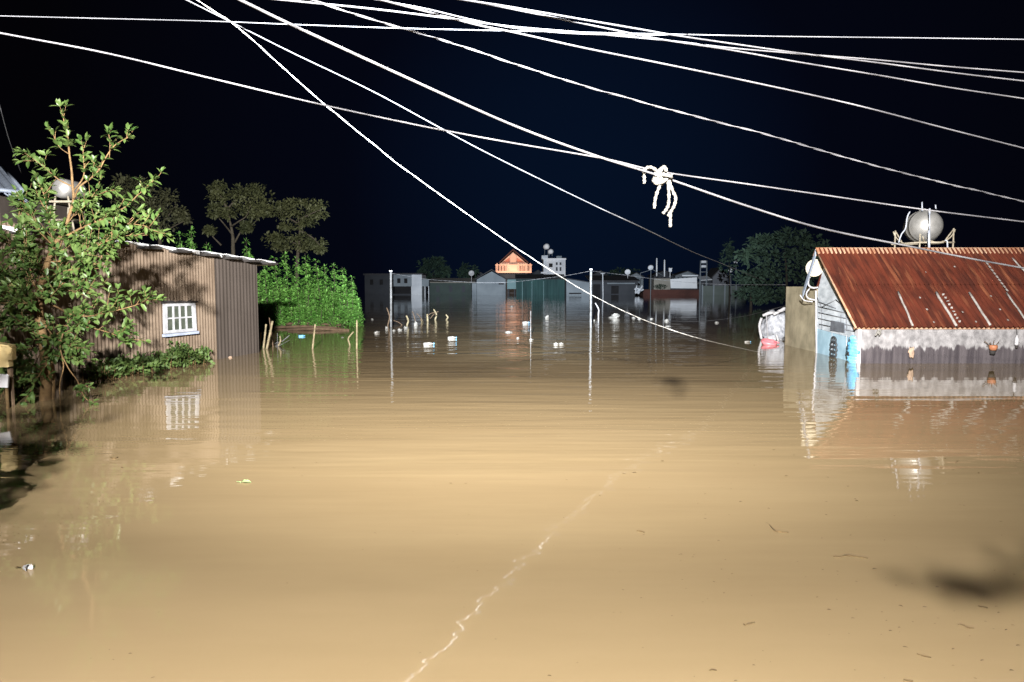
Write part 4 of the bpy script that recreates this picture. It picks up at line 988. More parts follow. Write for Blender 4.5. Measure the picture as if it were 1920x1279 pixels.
far_tree('spreading_tree', 'dim olive tree with twisted bare limbs rising behind the hut roof', 437, 46, [(437, 560, 0), (437, 470, 0), (436, 440, 0), (431, 415, 0), (425, 385, 0)],
    [[(436, 440, 0), (420, 420, .5), (408, 405, .5), (400, 385, .5)], [(433, 425, 0), (448, 415, -.5), (462, 405, -.5), (470, 385, -.5)], [(440, 455, 0), (455, 430, 0), (475, 420, .6), (490, 400, .6)], [(425, 390, 0), (415, 370, 0), (405, 350, 0)], [(428, 390, 0), (445, 370, .3), (455, 350, .3)], [(415, 460, .4), (400, 445, .4), (388, 430, .4)]],
    [(405, 352, 17, 12), (412, 372, 20, 14), (404, 395, 16, 12), (445, 362, 22, 16), (452, 385, 24, 16), (475, 358, 18, 14), (490, 375, 20, 16), (478, 400, 18, 14), (425, 400, 18, 10), (395, 430, 12, 8), (462, 425, 14, 10), (500, 395, 14, 12)], 340, .21, M_olive, M_greybark, .5)
far_tree('umbrella_tree', 'flat topped olive tree in layers standing above the bright green shrubs', 560, 48, [(556, 560, 0), (557, 500, 0), (560, 460, 0), (562, 430, 0), (558, 405, 0)],
    [[(560, 460, 0), (540, 450, .4), (515, 440, .4)], [(562, 432, 0), (585, 445, -.4), (600, 460, -.4)], [(560, 420, 0), (535, 405, .4), (520, 395, .4)], [(560, 412, 0), (585, 400, -.4), (605, 392, -.4)]],
    [(535, 385, 24, 9), (565, 380, 28, 8), (592, 386, 20, 9), (525, 402, 24, 10), (560, 400, 30, 12), (596, 402, 18, 9), (570, 418, 24, 10), (535, 425, 14, 7), (560, 445, 22, 8), (590, 455, 20, 8), (600, 468, 12, 5), (515, 445, 22, 9), (525, 462, 22, 9), (572, 462, 22, 8)], 320, .21, M_olive, M_greybark, .9)
far_tree('dim_tree', 'very dark tree behind the leafy tree left of the twisted one', 300, 44, [(300, 560, 0), (300, 460, 0), (298, 420, 0), (292, 390, 0)],
    [[(298, 430, 0), (315, 405, 0), (330, 385, 0)], [(297, 425, 0), (285, 400, .4), (270, 375, .4)], [(300, 440, 0), (325, 425, -.4), (345, 415, -.4)]],
    [(240, 345, 24, 16), (275, 352, 26, 16), (310, 370, 26, 18), (285, 385, 28, 18), (325, 395, 22, 16), (300, 415, 26, 16), (340, 410, 14, 12), (255, 375, 24, 16), (225, 365, 20, 16)], 300, .22, M_olive_dark, M_greybark, .3)

# bright green shrubs: leafy cones in a row
def shrub_mesh(seed, h, r):
    """a leaning spire with lower side spires; leaves sit in small tufts with gaps between them"""
    random.seed(seed); lm = MB(); sm = MB()
    for k in range(8):
        a = 6.283 * k / 7 + U(-.3, .3); rr = 0 if k == 0 else r * U(.4, .85); hh = h if k == 0 else h * U(.34, .66)
        tip = Vector((math.cos(a) * rr - .12, math.sin(a) * rr, hh)); base = Vector((tip.x * .45 + .15, tip.y * .45, -.4))
        sm.tube([base, base.lerp(tip, .6) + Vector((U(-.05, .05), U(-.05, .05), 0)), tip], [.03, .02, .008], 5)
        n = int(4.6 * hh)
        for i in range(n):
            f = (i + .5) / n; q = base.lerp(tip, .10 + .90 * f); sp = (.34 * (1 - f) ** .8 + .02) * r * 1.4
            for _ in range(1 if f > .86 else 4):
                aa = U(0, 6.283); o = Vector((math.cos(aa), math.sin(aa), 0)); c = q + o * sp * U(.5, 1) + Vector((0, 0, U(-.1, .1)))
                for j in range(13):
                    v = rv().normalized(); v.z = abs(v.z) * .8 - .1; p = c + v * .085
                    d = (v * .8 + Vector((0, 0, -.15)) + rv() * .3).normalized(); lm.leaf(p, d, (v * .5 + Vector((0, -.2, .9))).normalized(), U(.10, .18), U(.055, .085))
    return lm, sm
protos = []
SHG = 'bright green shrubs in a row by the hut'
spots = [  # px of tip, py of tip, Y, label bits
 (662, 518, 38.2, 'lowest bright green shrub at the right end of the row'), (646, 500, 38.6, 'second bright green shrub from the right end of the row'), (630, 492, 39.2, 'third bright green shrub from the right end of the row'),
 (612, 494, 38.8, 'fourth bright green shrub from the right end of the row'), (597, 487, 38.2, 'fifth bright green shrub from the right end of the row'), (577, 474, 38.7, 'sixth bright green shrub from the right, pointed and tall'),
 (559, 478, 38.0, 'seventh bright green shrub from the right end of the row'), (539, 470, 38.5, 'tallest bright green shrub in the visible row, pointed top'), (519, 482, 38.0, 'bright green shrub next to the white roof lip of the hut'),
 (500, 488, 37.6, 'bright green shrub just emerging from behind the hut end wall'), (466, 444, 39.5, 'bright green shrub tip showing above the hut roof left of its end'), (363, 422, 38.5, 'tall bright green shrub top showing above the middle of the hut roof'), (340, 436, 38.2, 'bright green shrub top above the hut roof nearest the leafy tree'), (392, 452, 38.0, 'small bright green shrub tip just above the hut roof middle'),
 (663, 552, 37.0, 'low front bright green shrub at the right end by the pale stake'), (625, 545, 36.8, 'low front bright green shrub left of the right end one'), (560, 540, 36.6, 'low front bright green shrub near the green stalk'), (520, 535, 36.4, 'low front bright green shrub beside the hut end wall'), (592, 540, 36.7, 'low front bright green shrub behind the upright pale stake')]
for i, (px, py, Y, lab) in enumerate(spots):
    top = at(px, py, Y); k = i % 4
    if i < 4:
        t = thing('green_shrub', lab, 'shrub', (0, 0, 0), SHG); lm, sm = shrub_mesh(40 + i, 3.0, .72)
        sm.build('stem', M_greybark, t); lm.build('leaves', M_shrub, t); protos.append(t)
    else:
        t = copy_tree(protos[k]); t['label'] = lab
    t.location = (top.x, Y, 0); sc = top.z / 3.02; wsc = min(1.15, max(.62, sc * 1.02)); t.scale = (wsc, wsc, sc); t.rotation_euler = (0, 0, (i % 3 - 1) * .35)
random.seed(11)
# green stalk and plank raft in front of the shrubs
q = wat(596, 609); m = MB()
for k in range(5): m.tube(catmull([q + Vector((U(-.05, .05), U(-.05, .05), -.2)), q + Vector((U(-.08, .08), 0, .6)), q + Vector((U(-.12, .12), U(-.1, .1), U(.7, 1.1)))], 4), [.05, .05, .05, .045, .04, .035, .03, .02, .008], 6)
tag(m.build('green_stalk', M_shrub, base=q), 'pale green plant stalk standing up in front of the green shrubs', 'plant')
q = wat(545, 611); rf = thing('plank_raft', 'low dark raft of planks at the foot of the green shrubs', 'raft', q)
for k, (a, b, yy, zz) in enumerate(((500, 640, 612, .10), (510, 632, 616, .05), (540, 655, 620, .04))):
    m = MB(); A, B = wat(a, yy), wat(b, yy); m.tube([A + Vector((0, 0, zz)), A.lerp(B, .5) + Vector((0, 0, zz + .05)), B + Vector((0, 0, zz - .03))], .07, 6); m.build('plank', M_brownstuff, rf)
m = MB()
for _ in range(26):
    a = wat(U(500, 650), U(608, 616)); m.tube([a, a + Vector((U(-.5, .5), U(-.3, .3), U(.05, .45)))], .014, 4)
m.build('brushwood', M_greybark, rf)
m = MB(); 
for _ in range(10):
    a = wat(516 + U(-4, 6), 648 + U(-3, 3)); m.tube([a, a + Vector((U(-.3, .5), U(-.3, .3), U(.05, .5)))], .012, 4)
tag(m.build('driftwood', M_pole, base=wat(516, 648)), 'grey driftwood branches caught beside the pale stakes by the hut', 'driftwood')

# dark trees at right behind the yard wall and round village trees
FT = 'dark trees round the flooded village'
far_tree('dark_tree', 'large dark tree behind the beige yard wall, widest of the right trees', 1475, 62, [(1475, 590, 0), (1475, 540, 0), (1474, 500, 0), (1470, 470, 0)], [],
    [(1420, 455, 24, 14), (1450, 448, 26, 14), (1485, 445, 26, 14), (1515, 450, 24, 16), (1540, 470, 22, 22), (1410, 480, 24, 18), (1445, 478, 28, 20), (1485, 478, 30, 22), (1520, 490, 26, 22), (1425, 510, 28, 20), (1465, 512, 30, 22), (1505, 520, 28, 22), (1540, 510, 20, 20)], 200, .42, M_fargreen, M_darkbark, .3, FT)
far_tree('dark_tree', 'lower dark tree left of the large right one beside the far dishes', 1408, 66, [(1408, 590, 0), (1408, 550, 0), (1406, 520, 0)], [],
    [(1395, 520, 18, 14), (1415, 530, 22, 16), (1400, 545, 20, 14), (1435, 545, 24, 14), (1460, 550, 24, 14), (1420, 560, 26, 9)], 200, .42, M_fargreen, M_darkbark, .3, FT)
far_tree('dark_tree', 'thin dark tree just visible left of the large right one against the sky', 1370, 96, [(1368, 575, 0), (1368, 520, 0), (1367, 490, 0)], [], [(1366, 462, 10, 12), (1360, 480, 14, 12), (1376, 480, 12, 14), (1366, 500, 16, 12)], 90, .5, M_fargreen, M_darkbark, .2, FT)
far_tree('round_tree', 'round dark green tree behind the grey house at left of the village', 812, 158, [(812, 556, 0), (812, 530, 0), (812, 505, 0)], [], [(800, 495, 14, 9), (820, 493, 14, 9), (810, 505, 22, 10), (828, 510, 14, 10), (795, 512, 14, 9), (812, 520, 24, 9)], 200, .8, M_fargreen, M_darkbark, .3, FT)
far_tree('small_tree', 'smaller dark tree left of the grey gabled house', 876, 158, [(876, 556, 0), (876, 530, 0), (876, 510, 0)], [], [(876, 500, 10, 8), (870, 510, 11, 8), (884, 510, 11, 8), (876, 519, 14, 6)], 120, .7, M_fargreen, M_darkbark, .3, FT)
far_tree('small_tree', 'low dark tree behind the tower house at village right', 1175, 186, [(1175, 551, 0), (1175, 530, 0), (1175, 515, 0)], [], [(1165, 508, 14, 6), (1185, 510, 14, 6), (1145, 512, 14, 5)], 100, .8, M_fargreen, M_darkbark, .3, FT)

# ------------------------------------------------------------------ the flooded village far off
VG = 'flooded village houses'
def X(px, Y): return at(px, 540, Y).x
def Z(py, Y): return at(960, py, Y).z
def vhouse(name, label, px, Y, cat='house', grp=VG): return thing(name, label, cat, (X(px, Y), Y, 0), grp)
def vbox(root, pname, x0, x1, yt, yb, Y, depth, mt, label=None, dy=0.0):
    m = MB(); zb_ = -1.0 if yb is None else Z(yb, Y); m.box2((X(x0, Y), Y + dy, zb_), (X(x1, Y), Y + dy + depth, Z(yt, Y)))
    o = m.build(pname, mt, root)
    if label: o['label'] = label
    return o
def vwin(wall, x0, x1, yt, yb, Y, mt=None, name='window'): 
    m = MB(); m.box2((X(x0, Y), Y - .06, Z(yb, Y)), (X(x1, Y), Y - .003, Z(yt, Y))); return m.build(name, mt or M_fdark, wall)
def groof(root, x0, x1, ye, yp, xp, Y, depth, mt, over=.35):
    """gable roof, ridge running away from the camera"""
    A, P_, B = Vector((X(x0, Y) - over, Y - .3, Z(ye, Y) - .1)), Vector((X(xp, Y), Y - .3, Z(yp, Y))), Vector((X(x1, Y) + over, Y - .3, Z(ye, Y) - .1)); th = Vector((0, 0, .18)); m = MB()
    m.prism([A, P_, B, B + th, P_ + th, A + th], (0, depth + .6, 0)); return m.build('roof', mt, root)

# grey house with dark opening
Y = 143; h = vhouse('grey_house', 'pale grey house with a wide dark opening, right of left pole', 770, Y)
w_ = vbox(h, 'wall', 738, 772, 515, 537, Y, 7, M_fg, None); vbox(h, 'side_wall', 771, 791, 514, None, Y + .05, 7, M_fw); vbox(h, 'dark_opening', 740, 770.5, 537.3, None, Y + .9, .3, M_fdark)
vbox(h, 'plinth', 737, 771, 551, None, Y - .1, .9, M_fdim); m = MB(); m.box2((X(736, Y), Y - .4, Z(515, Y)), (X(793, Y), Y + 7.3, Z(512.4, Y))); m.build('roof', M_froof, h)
pw = vbox(h, 'porch', 791.5, 804, 524, 537, Y + .5, 3, M_fg); vwin(w_, 745, 751, 522, 531, Y); vwin(w_, 758, 764, 522, 531, Y)
for px in (796, 803): vbox(h, 'porch_post', px, px + 1.5, 536.8, None, Y + .6, .2, M_fw)
# dim building at the far left of the village
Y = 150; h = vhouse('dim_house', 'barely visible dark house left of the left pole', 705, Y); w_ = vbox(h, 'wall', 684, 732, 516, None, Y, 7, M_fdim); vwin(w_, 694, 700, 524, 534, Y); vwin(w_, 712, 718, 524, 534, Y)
m = MB(); m.box2((X(682, Y), Y - .4, Z(516, Y)), (X(734, Y), Y + 7, Z(513, Y))); m.build('roof', M_froof, h)
# long low green shed
Y = 146; h = vhouse('long_shed', 'long low dark green shed left of the grey gabled house', 850, Y, 'shed'); w_ = vbox(h, 'wall', 806, 884, 529, None, Y, 6, mat('far_mid_green', (.04, .062, .058), (.028, .044, .042), .5))
m = MB(); m.prism([(X(803, Y), Y - .5, Z(529, Y)), (X(803, Y), Y + 6, Z(521, Y)), (X(803, Y), Y + 6, Z(522.5, Y)), (X(803, Y), Y - .5, Z(530.6, Y))], (X(890, Y) - X(803, Y), 0, 0)); m.build('roof', M_ftan, h)
for a in (818, 842, 866): vwin(w_, a, a + 6, 536, 548, Y, M_fdim, 'door')
# grey gabled house
Y = 137; h = vhouse('gabled_house', 'pale grey blue gabled house standing left of the orange house', 918, Y)
x0, x1, xp, ye, yp = 894, 948, 922, 524, 509
m = MB(); m.prism([(X(x0, Y), Y, -1), (X(x1, Y), Y, -1), (X(x1, Y), Y, Z(ye, Y)), (X(xp, Y), Y, Z(yp, Y)), (X(x0, Y), Y, Z(ye, Y))], (0, 9, 0)); w_ = m.build('wall', M_fg, h)
groof(h, x0, x1, ye, yp - 2.5, xp, Y, 9, M_froof); vwin(w_, 935, 945, 531, 533.5, Y); vbox(h, 'lean_to', 885, 893.5, 531, None, Y + .8, 5, M_fg)
m = MB(); m.box2((X(x0, Y), Y - .05, Z(530.8, Y)), (X(x1, Y), Y - .002, Z(529.8, Y))); m.build('string_course', M_fw, w_)
m = MB(); q = at(884, 513, Y); m.lathe(q, (0, -1, .3), [(.001, .1), (.35, .12), (.5, .25), (.52, .22), (.36, .05), (.001, 0)], 14); m.tube([q, Vector((q.x, q.y, Z(531, Y)))], .05, 5)
tag(m.build('satellite_dish', M_white, base=q), 'small white dish on a post left of the grey gabled house', 'satellite dish', 'dishes on the far village')
# orange lit house with balcony
Y = 166; h = vhouse('orange_house', 'orange lit house with gabled roof and balcony above the village', 962, Y)
w_ = vbox(h, 'wall', 937, 989, 493, 512, Y, 9, M_forange); vbox(h, 'lower_wall', 937.5, 988.5, 512, None, Y + .1, 8.8, M_froof)
m = MB(); m.prism([(X(940, Y), Y - .02, Z(493, Y)), (X(986, Y), Y - .02, Z(493, Y)), (X(962, Y), Y - .02, Z(472.5, Y))], (0, 8, 0)); g_w = m.build('gable', M_forange, h)
A, P_, B = Vector((X(935, Y), Y - 1.0, Z(494.5, Y))), Vector((X(962, Y), Y - 1.0, Z(470, Y))), Vector((X(991, Y), Y - 1.0, Z(494.5, Y)))
m = MB(); th = Vector((0, 0, .22)); m.prism([A, P_, P_ + th * 1.6, A + th], (0, 10, 0)); m.prism([P_, B, B + th, P_ + th * 1.6], (0, 10, 0)); m.build('roof', M_fbrown, h)
for sx, ex in ((935, 944), (991, 981)): pass
m = MB(); m.box2((X(957, Y), Y - .7, Z(494, Y)), (X(967, Y), Y - .1, Z(480.5, Y))); m.prism([(X(955.5, Y), Y - .8, Z(481, Y)), (X(968.5, Y), Y - .8, Z(481, Y)), (X(962, Y), Y - .8, Z(474, Y))], (0, .7, 0)); m.build('dormer', M_forange, h)
for a, b in ((941, 955.5), (969, 984)):
    m = MB(); m.prism([(X(a, Y), Y - .10, Z(492.5, Y)), (X(b, Y), Y - .10, Z(492.5, Y)), (X(b if a < 960 else a, Y), Y - .10, Z(483.5, Y))], (0, .06, 0)); m.build('dark_panel', M_fred, g_w)
m = MB(); m.box2((X(930, Y), Y - 2.4, Z(512, Y)), (X(996, Y), Y - .01, Z(508.5, Y))); bal = m.build('balcony', M_forange, h)
m = MB(); m.box2((X(929, Y), Y - 2.5, Z(498, Y)), (X(997, Y), Y - 2.3, Z(496.5, Y)))
for k in range(23):
    a = 930 + k * 2.95
    if 953 < a < 971: continue
    m.box2((X(a, Y), Y - 2.45, Z(508.5, Y)), (X(a + 1.1, Y), Y - 2.36, Z(497.5, Y)))
m.build('railing', M_forange, bal)
for a in (931, 952, 970, 993): vbox(h, 'column', a, a + 2.2, 494, 508.6, Y - 2.3, .25, M_forange)
m = MB(); m.box2((X(954.5, Y), Y - 2.46, Z(508.4, Y)), (X(969.5, Y), Y - 2.36, Z(497.4, Y))); m.build('balcony_panel', M_fred if False else M_forange, bal)
for a in (939, 945, 975, 981): vwin(w_, a, a + 3.4, 499, 508, Y, M_fbrown)
for px in (950, 975):          # two shielded lamps that wash the facade from the front garden
    d = bpy.data.lights.new('facade_lamp', 'SPOT'); o = bpy.data.objects.new('facade_lamp', d); COL.objects.link(o); d.energy = 900; d.color = (1, .76, .58); d.shadow_soft_size = .2; d.spot_size = R(134); d.spot_blend = .6
    o.location = (X(px, Y), Y - 7.0, Z(508, Y)); o.rotation_euler = (R(98), 0, 0)
# teal sheds
Y = 139; h = vhouse('teal_shed', 'dark teal corrugated shed below the orange house', 1010, Y, 'shed')
m = MB(); corr_wall(m, (X(968, Y), Y, 0), (X(1060, Y), Y, 0), -1, Z(524, Y), Z(521, Y), .55, .05, .1, 6); m.build('wall', M_fteal, h); vbox(h, 'back_room', 968.5, 1059, 525, None, Y + .2, 7, M_fteal)
m = MB(); m.prism([(X(966, Y), Y - .5, Z(524, Y)), (X(966, Y), Y + 7, Z(515, Y)), (X(966, Y), Y + 7, Z(513.5, Y)), (X(966, Y), Y - .5, Z(522.5, Y))], (X(1062, Y) - X(966, Y), 0, 0)); m.build('roof', M_froof, h)
for a in (979, 997, 1019): vbox(h, 'door_frame', a, a + .9, 527, None, Y - .14, .06, M_fteal2)
h = vhouse('pale_teal_hut', 'small pale teal hut between the gabled house and the teal shed', 959, 138, 'hut'); w_ = vbox(h, 'wall', 951, 967.5, 524, 542, 138, 4, M_fteal2); vbox(h, 'stilt', 953, 955, 541.8, None, 138.0, .3, M_fdim); vbox(h, 'stilt', 964, 966, 541.8, None, 138.0, .3, M_fdim)
m = MB(); m.box2((X(949.5, 138), 137.3, Z(524, 138)), (X(968.2, 138), 142.8, Z(522, 138))); m.build('roof', M_froof, h)
# white tower house
Y = 170; h = vhouse('tower_house', 'tall white house with flat roof and small windows right of the orange house', 1040, Y)
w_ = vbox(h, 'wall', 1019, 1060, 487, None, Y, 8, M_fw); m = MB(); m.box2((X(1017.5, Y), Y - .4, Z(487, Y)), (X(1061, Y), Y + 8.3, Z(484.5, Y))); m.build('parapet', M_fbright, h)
for a, b in ((1042, 1045.4), (1049, 1052.4)):
    for c_, d_ in ((492, 497), (501, 508)): vwin(w_, a, b, c_, d_, Y, M_fdim)
vwin(w_, 1029, 1036, 494, 501, Y); vbox(h, 'stair_tower', 1015.5, 1027, 479, 486, Y + 1.5, 4, M_fw); vbox(h, 'roof_box', 1043, 1053, 480, 484.6, Y + 2, 3, M_fg); vbox(h, 'balcony', 1014, 1026, 510, 513, Y - 1.5, 1.5, M_fw)
for (px, py, r_, lab) in ((1024.5, 462.5, 5.2, 'upper round white tank on the roof of the tower house'), (1032.5, 472, 4.6, 'lower round white tank on the roof of the tower house')):
    q = at(px, py, Y + 2); s = mpp(Y) * r_; t = thing('roof_tank', lab, 'water tank', (q.x, q.y, Z(479, Y)), 'tanks on the tower house')
    m = MB(); m.lathe(q, (.5, -.7, .2), [(.001, -s * 1.25), (s * .6, -s * 1.1), (s, -s * .6), (s, s * .6), (s * .6, s * 1.1), (.001, s * 1.25)], 18); m.build('tank', M_fbright, t)
    m = MB(); 
    for dx in (-.6, .6): m.tube([q + Vector((dx * s, 0, -s * .6)), Vector((q.x + dx * s, q.y, Z(480, Y)))], .06, 5)
    m.build('stand', M_fg, t)
# mono pitch grey shed
Y = 134; h = vhouse('sloped_shed', 'pale grey shed with slanting roof just left of the taller pole', 1083, Y, 'shed')
m = MB(); m.prism([(X(1062, Y), Y, -1), (X(1105, Y), Y, -1), (X(1105, Y), Y, Z(530, Y)), (X(1062, Y), Y, Z(523, Y))], (0, 6, 0)); w_ = m.build('wall', M_fg, h); m = MB(); m.prism([(X(1060.5, Y), Y - .4, Z(523, Y) + .02), (X(1107, Y), Y - .4, Z(530.5, Y) + .02), (X(1107, Y), Y - .4, Z(529, Y) + .02), (X(1060.5, Y), Y - .4, Z(521.2, Y) + .02)], (0, 7, 0)); m.build('roof', M_fdim, h)
vwin(w_, 1067, 1090, 549, 551.5, Y)
# dim warehouse
Y = 148; h = vhouse('dim_warehouse', 'long dim warehouse with open front right of the taller pole', 1150, Y, 'warehouse')
w_ = vbox(h, 'wall', 1107, 1196, 528, None, Y, 8, M_fdim); m = MB(); m.prism([(X(1104, Y), Y - 1, Z(528, Y)), (X(1104, Y), Y + 8, Z(517, Y)), (X(1104, Y), Y + 8, Z(515.5, Y)), (X(1104, Y), Y - 1, Z(526, Y))], (X(1198, Y) - X(1104, Y), 0, 0)); m.build('roof', M_froof, h)
vwin(w_, 1112, 1126, 533, 552, Y, None, 'dark_opening'); vwin(w_, 1146, 1160, 536, 551, Y, None, 'dark_opening'); m = MB(); m.box2((X(1138, Y), Y - .1, Z(532.5, Y)), (X(1190, Y), Y - .02, Z(530.5, Y))); m.build('pale_band', M_fg, h)
m = MB(); q = at(1131, 552, 132); m.tube([Vector((q.x, 132, -1)), at(1130, 512, 132)], .10, 6); m.tube([at(1126, 513, 132), at(1134, 513, 132)], .06, 5); tag(m.build('far_pole', M_fw, base=(q.x, 132, 0)), 'thin far pole in front of the dim warehouse', 'pole')
m = MB(); q = at(1177, 511, 147); m.lathe(q, (-.2, -1, .4), [(.001, .1), (.35, .12), (.55, .28), (.57, .25), (.36, .05), (.001, 0)], 14); m.tube([q, Vector((q.x, q.y, Z(522, 147)))], .05, 5)
tag(m.build('satellite_dish', M_fbright, base=q), 'white dish on the roof of the dim warehouse', 'satellite dish', 'dishes on the far village')
# further houses behind the first row
for (lab, x0, x1, ye, yp, Y, mt) in (('low dark roofed house behind the left end of the long green shed', 800, 836, 523, 514, 185, M_fdim), ('dark roofed house squeezed between the small dark tree and the grey gabled house', 884, 912, 519, 511, 179, M_fdim),
    ('dark house with steep roof behind the dim warehouse, left part', 1108, 1140, 519, 508, 188, M_fdim), ('pale low house behind the right end of the dim warehouse', 1176, 1206, 520, 512, 186, M_fg),
    ('dark roofed house behind the tan wall and upright tubes', 1226, 1262, 517, 508, 179, M_fdim), ('dim house between the small box and tank tower', 1266, 1308, 517, 509, 184, M_fg), ('dim narrow house left of the white tower house', 998, 1016, 515, 507, 190, M_fdim)):
    h = vhouse('far_house', lab, (x0 + x1) / 2, Y); w_ = vbox(h, 'wall', x0, x1, ye, None, Y, 7, mt)
    groof(h, x0, x1, ye, yp, (x0 + x1) / 2 + 2, Y, 7, M_froof, .4); m = MB(); m.prism([(X(x0, Y), Y + .02, Z(ye, Y)), (X(x1, Y), Y + .02, Z(ye, Y)), (X((x0 + x1) / 2 + 2, Y), Y + .02, Z(yp, Y))], (0, .2, 0)); m.build('gable', mt, h)
    k = x0 + 4
    while k < x1 - 5: vwin(w_, k, k + 3, ye + 3, ye + 8, Y); k += 8
# white wreckage
q = at(1198, 545, 133); m = MB()
for k in range(9): m.tube([q + Vector((U(-.8, .8), U(-.5, .5), U(.2, .9))), q + Vector((U(-.8, .9), U(-.5, .5), U(-.6, .3)))], U(.10, .22), 6)
tag(m.build('broken_boards', M_fw, base=q), 'jumble of broken white boards left of the red brown wall', 'boards')
# brown wall with tan shed and bright sheet
Y = 141; h = vhouse('brown_walled_house', 'low house with red brown base, tan wall and bright white sheet', 1258, Y)
vbox(h, 'base_wall', 1206, 1311, 543, None, Y, 7, M_fbrown); vbox(h, 'tan_wall', 1226, 1257, 522, 543.2, Y + .5, 5, M_ftan)
bs_ = None; m = MB(); m.prism([(X(1257.3, Y), Y - .15, Z(540.5, Y)), (X(1307, Y), Y - .15, Z(541, Y)), (X(1307, Y), Y + .4, Z(520, Y)), (X(1257.3, Y), Y + .4, Z(523.5, Y))], (0, .1, 0)); o = m.build('white_sheet', M_fbright, h); o['label'] = 'bright white sheet hung above the brown wall'
vbox(h, 'rear_wall', 1258, 1307, 522, 543, Y + 1, 4, M_fdim)
m = MB(); m.box2((X(1222, Y), Y - .3, Z(522, Y)), (X(1258, Y), Y + 6, Z(520.8, Y))); m.build('roof', M_froof, h); m = MB(); m.box2((X(1281, Y), Y + 1, Z(518, Y)), (X(1311, Y), Y + 6, Z(515.5, Y))); m.build('upper_roof', M_fw, h)
weedpt = at(1238, 541, Y - .6); m = MB(); 
for k in range(260):
    v = rv(); m.card(weedpt + Vector((v.x * 1.3, v.y * .4, .35 + v.z * .55 * (1 - .3 * abs(v.x)))), rv(), rv(), .22, .13)
tag(m.build('small_bush', M_fargreen, base=weedpt), 'small dark bush against the tan wall of the brown house', 'bush')
# big dish on legs
Y = 137; q = at(1220.5, 503, Y); t = thing('satellite_dish', 'large grey dish on a tall leg left of two white tubes', 'satellite dish', (q.x, Y, 0), 'dishes on the far village'); m = MB(); s = mpp(Y)
m.lathe(q, (-.35, -.8, .45), [(.001, .05), (3 * s, .1), (5 * s, .28), (5.1 * s, .25), (3 * s, .03), (.001, -.03)], 18); m.build('dish', M_fw, t)
m = MB(); m.tube([q, Vector((q.x, Y, -1))], .07, 5); m.tube([q + Vector((0, 0, -.3)), at(1201, 512, Y), at(1199, 525, Y)], .05, 5); m.tube([at(1223, 505, Y), at(1243, 517, Y)], .04, 5); m.build('leg', M_fg, t)
for (a, b, px, lab) in ((485, 506, 1231.5, 'left and taller of two upright white tubes on the far roofs'), (488, 507, 1246, 'right and shorter of two upright white tubes on the far roofs')):
    q = at(px, b, 142); m = MB(); m.tube([q + Vector((0, 0, -1.2)), at(px, a, 142)], .13, 8); m.tube([at(px, a, 142), at(px, a - 1, 142)], .07, 6); tag(m.build('upright_tube', M_fbright, base=q), lab, 'tube', 'white tubes on the far roofs')
q = at(1256.5, 506.5, 142); m = MB(); m.box(q, (.55, .5, .6)); m.tube([q + Vector((0, 0, -1.4)), q], .08, 5); m.box(q + Vector((0, 0, .34)), (.7, .6, .07)); tag(m.build('roof_box', M_fbright, base=q), 'small white box right of the two upright tubes', 'box')
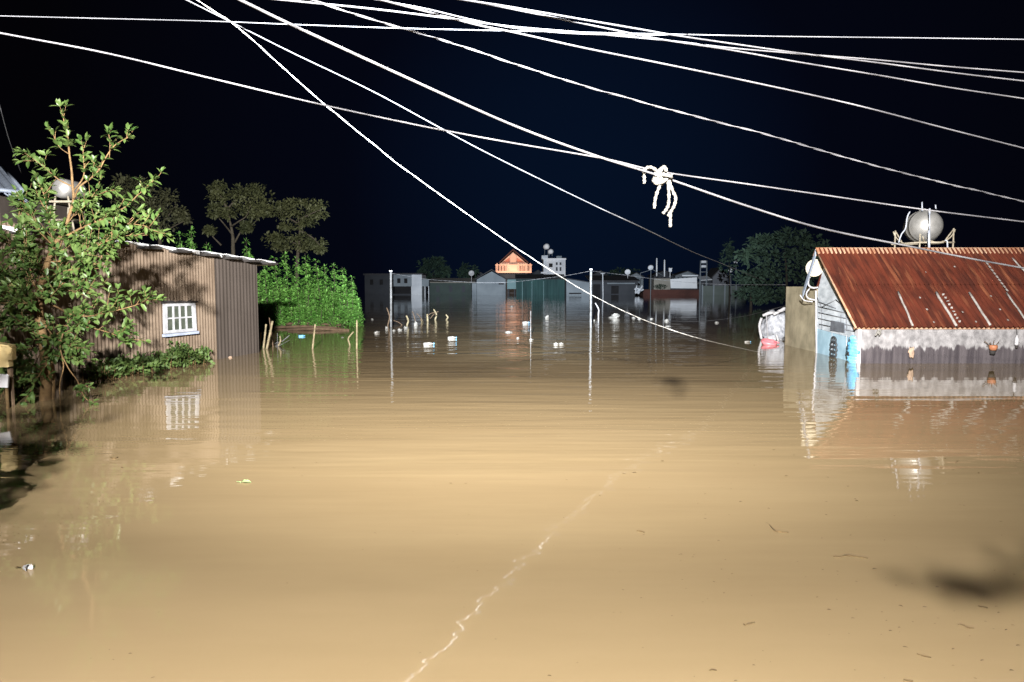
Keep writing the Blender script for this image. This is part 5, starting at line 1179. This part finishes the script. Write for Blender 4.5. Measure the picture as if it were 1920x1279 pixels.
# tank tower
Y = 146; q = at(1319, 515, Y); t = thing('tank_tower', 'far metal tower holding two stacked white tanks', 'water tower', (q.x, Y, 0)); m = MB()
for px in (1313.5, 1325.5): m.tube([Vector((X(px, Y), Y, -1)), at(px, 489, Y)], .09, 5); m.tube([Vector((X(px, Y), Y + 1, -1)), at(px, 489, Y + 1)], .09, 5)
for py in (493.5, 502, 510): m.tube([at(1313, py, Y), at(1326, py, Y)], .07, 5)
m.build('frame', M_fg, t)
for py in (491, 499.5): m = MB(); m.lathe(at(1314.5, py, Y + .5), (1, 0, 0), [(.001, 0), (.22, .03), (.27, .12), (.27, .9), (.22, .98), (.001, 1.0)], 12); m.build('tank', M_fbright, t)
Y = 147; h = vhouse('white_roofed_hut', 'small hut with a broken white roof below the tank tower', 1324, Y, 'hut'); w_ = vbox(h, 'wall', 1314, 1333, 527, None, Y, 4, M_fdim); vwin(w_, 1318, 1322, 533, 545, Y)
m = MB(); m.prism([(X(1313, Y), Y - .4, Z(526.5, Y)), (X(1334, Y), Y - .4, Z(525, Y)), (X(1333, Y), Y + 3, Z(518, Y)), (X(1314, Y), Y + 3, Z(519.5, Y))], (0, 0, .12)); m.build('roof', M_fbright, h)
Y = 157; h = vhouse('small_gabled_house', 'small dim gabled house right of the tank tower', 1350, Y)
m = MB(); m.prism([(X(1336, Y), Y, -1), (X(1365, Y), Y, -1), (X(1365, Y), Y, Z(520, Y)), (X(1350, Y), Y, Z(504, Y)), (X(1336, Y), Y, Z(520, Y))], (0, 7, 0)); w_ = m.build('wall', mat('far_mid_grey', (.17, .18, .21), (.13, .14, .16), .4), h); groof(h, 1336, 1365, 520, 503, 1350, Y, 7, M_froof, .3); vwin(w_, 1347, 1353, 514, 520, Y)
Y = 136; h = vhouse('low_wall', 'low grey green wall running below the small gabled house', 1350, Y, 'wall'); vbox(h, 'wall', 1317, 1400, 536, None, Y, .4, mat('far_mossy_wall', (.12, .145, .14), (.085, .11, .10), .5)); 
m = MB()
for a in (1317, 1338, 1359, 1380): m.box2((X(a, Y) - .12, Y - .1, -1), (X(a, Y) + .12, Y + .5, Z(534, Y)))
m.build('pier', M_fg, h)
for px, py, b, lab in ((1380, 491, 530, 'highest white dish on a pole beside the dark right trees'), (1370, 507.5, 530, 'lower white dish beside the dark right trees')):
    Y = 132; q = at(px, py, Y); t = thing('satellite_dish', lab, 'satellite dish', (q.x, Y, 0), 'dishes on the far village'); m = MB(); s = mpp(Y); m.lathe(q, (-.3, -.9, .35), [(.001, .05), (2.6 * s, .1), (4.2 * s, .24), (4.3 * s, .21), (2.6 * s, .03), (.001, -.03)], 16); m.build('dish', M_fbright, t)
    m = MB(); m.tube([q, Vector((q.x + .2, Y, -1))], .06, 5); m.tube([q + Vector((0, 0, -.5)), q + Vector((.5, 0, -.8))], .05, 5); m.build('post', M_fg, t)
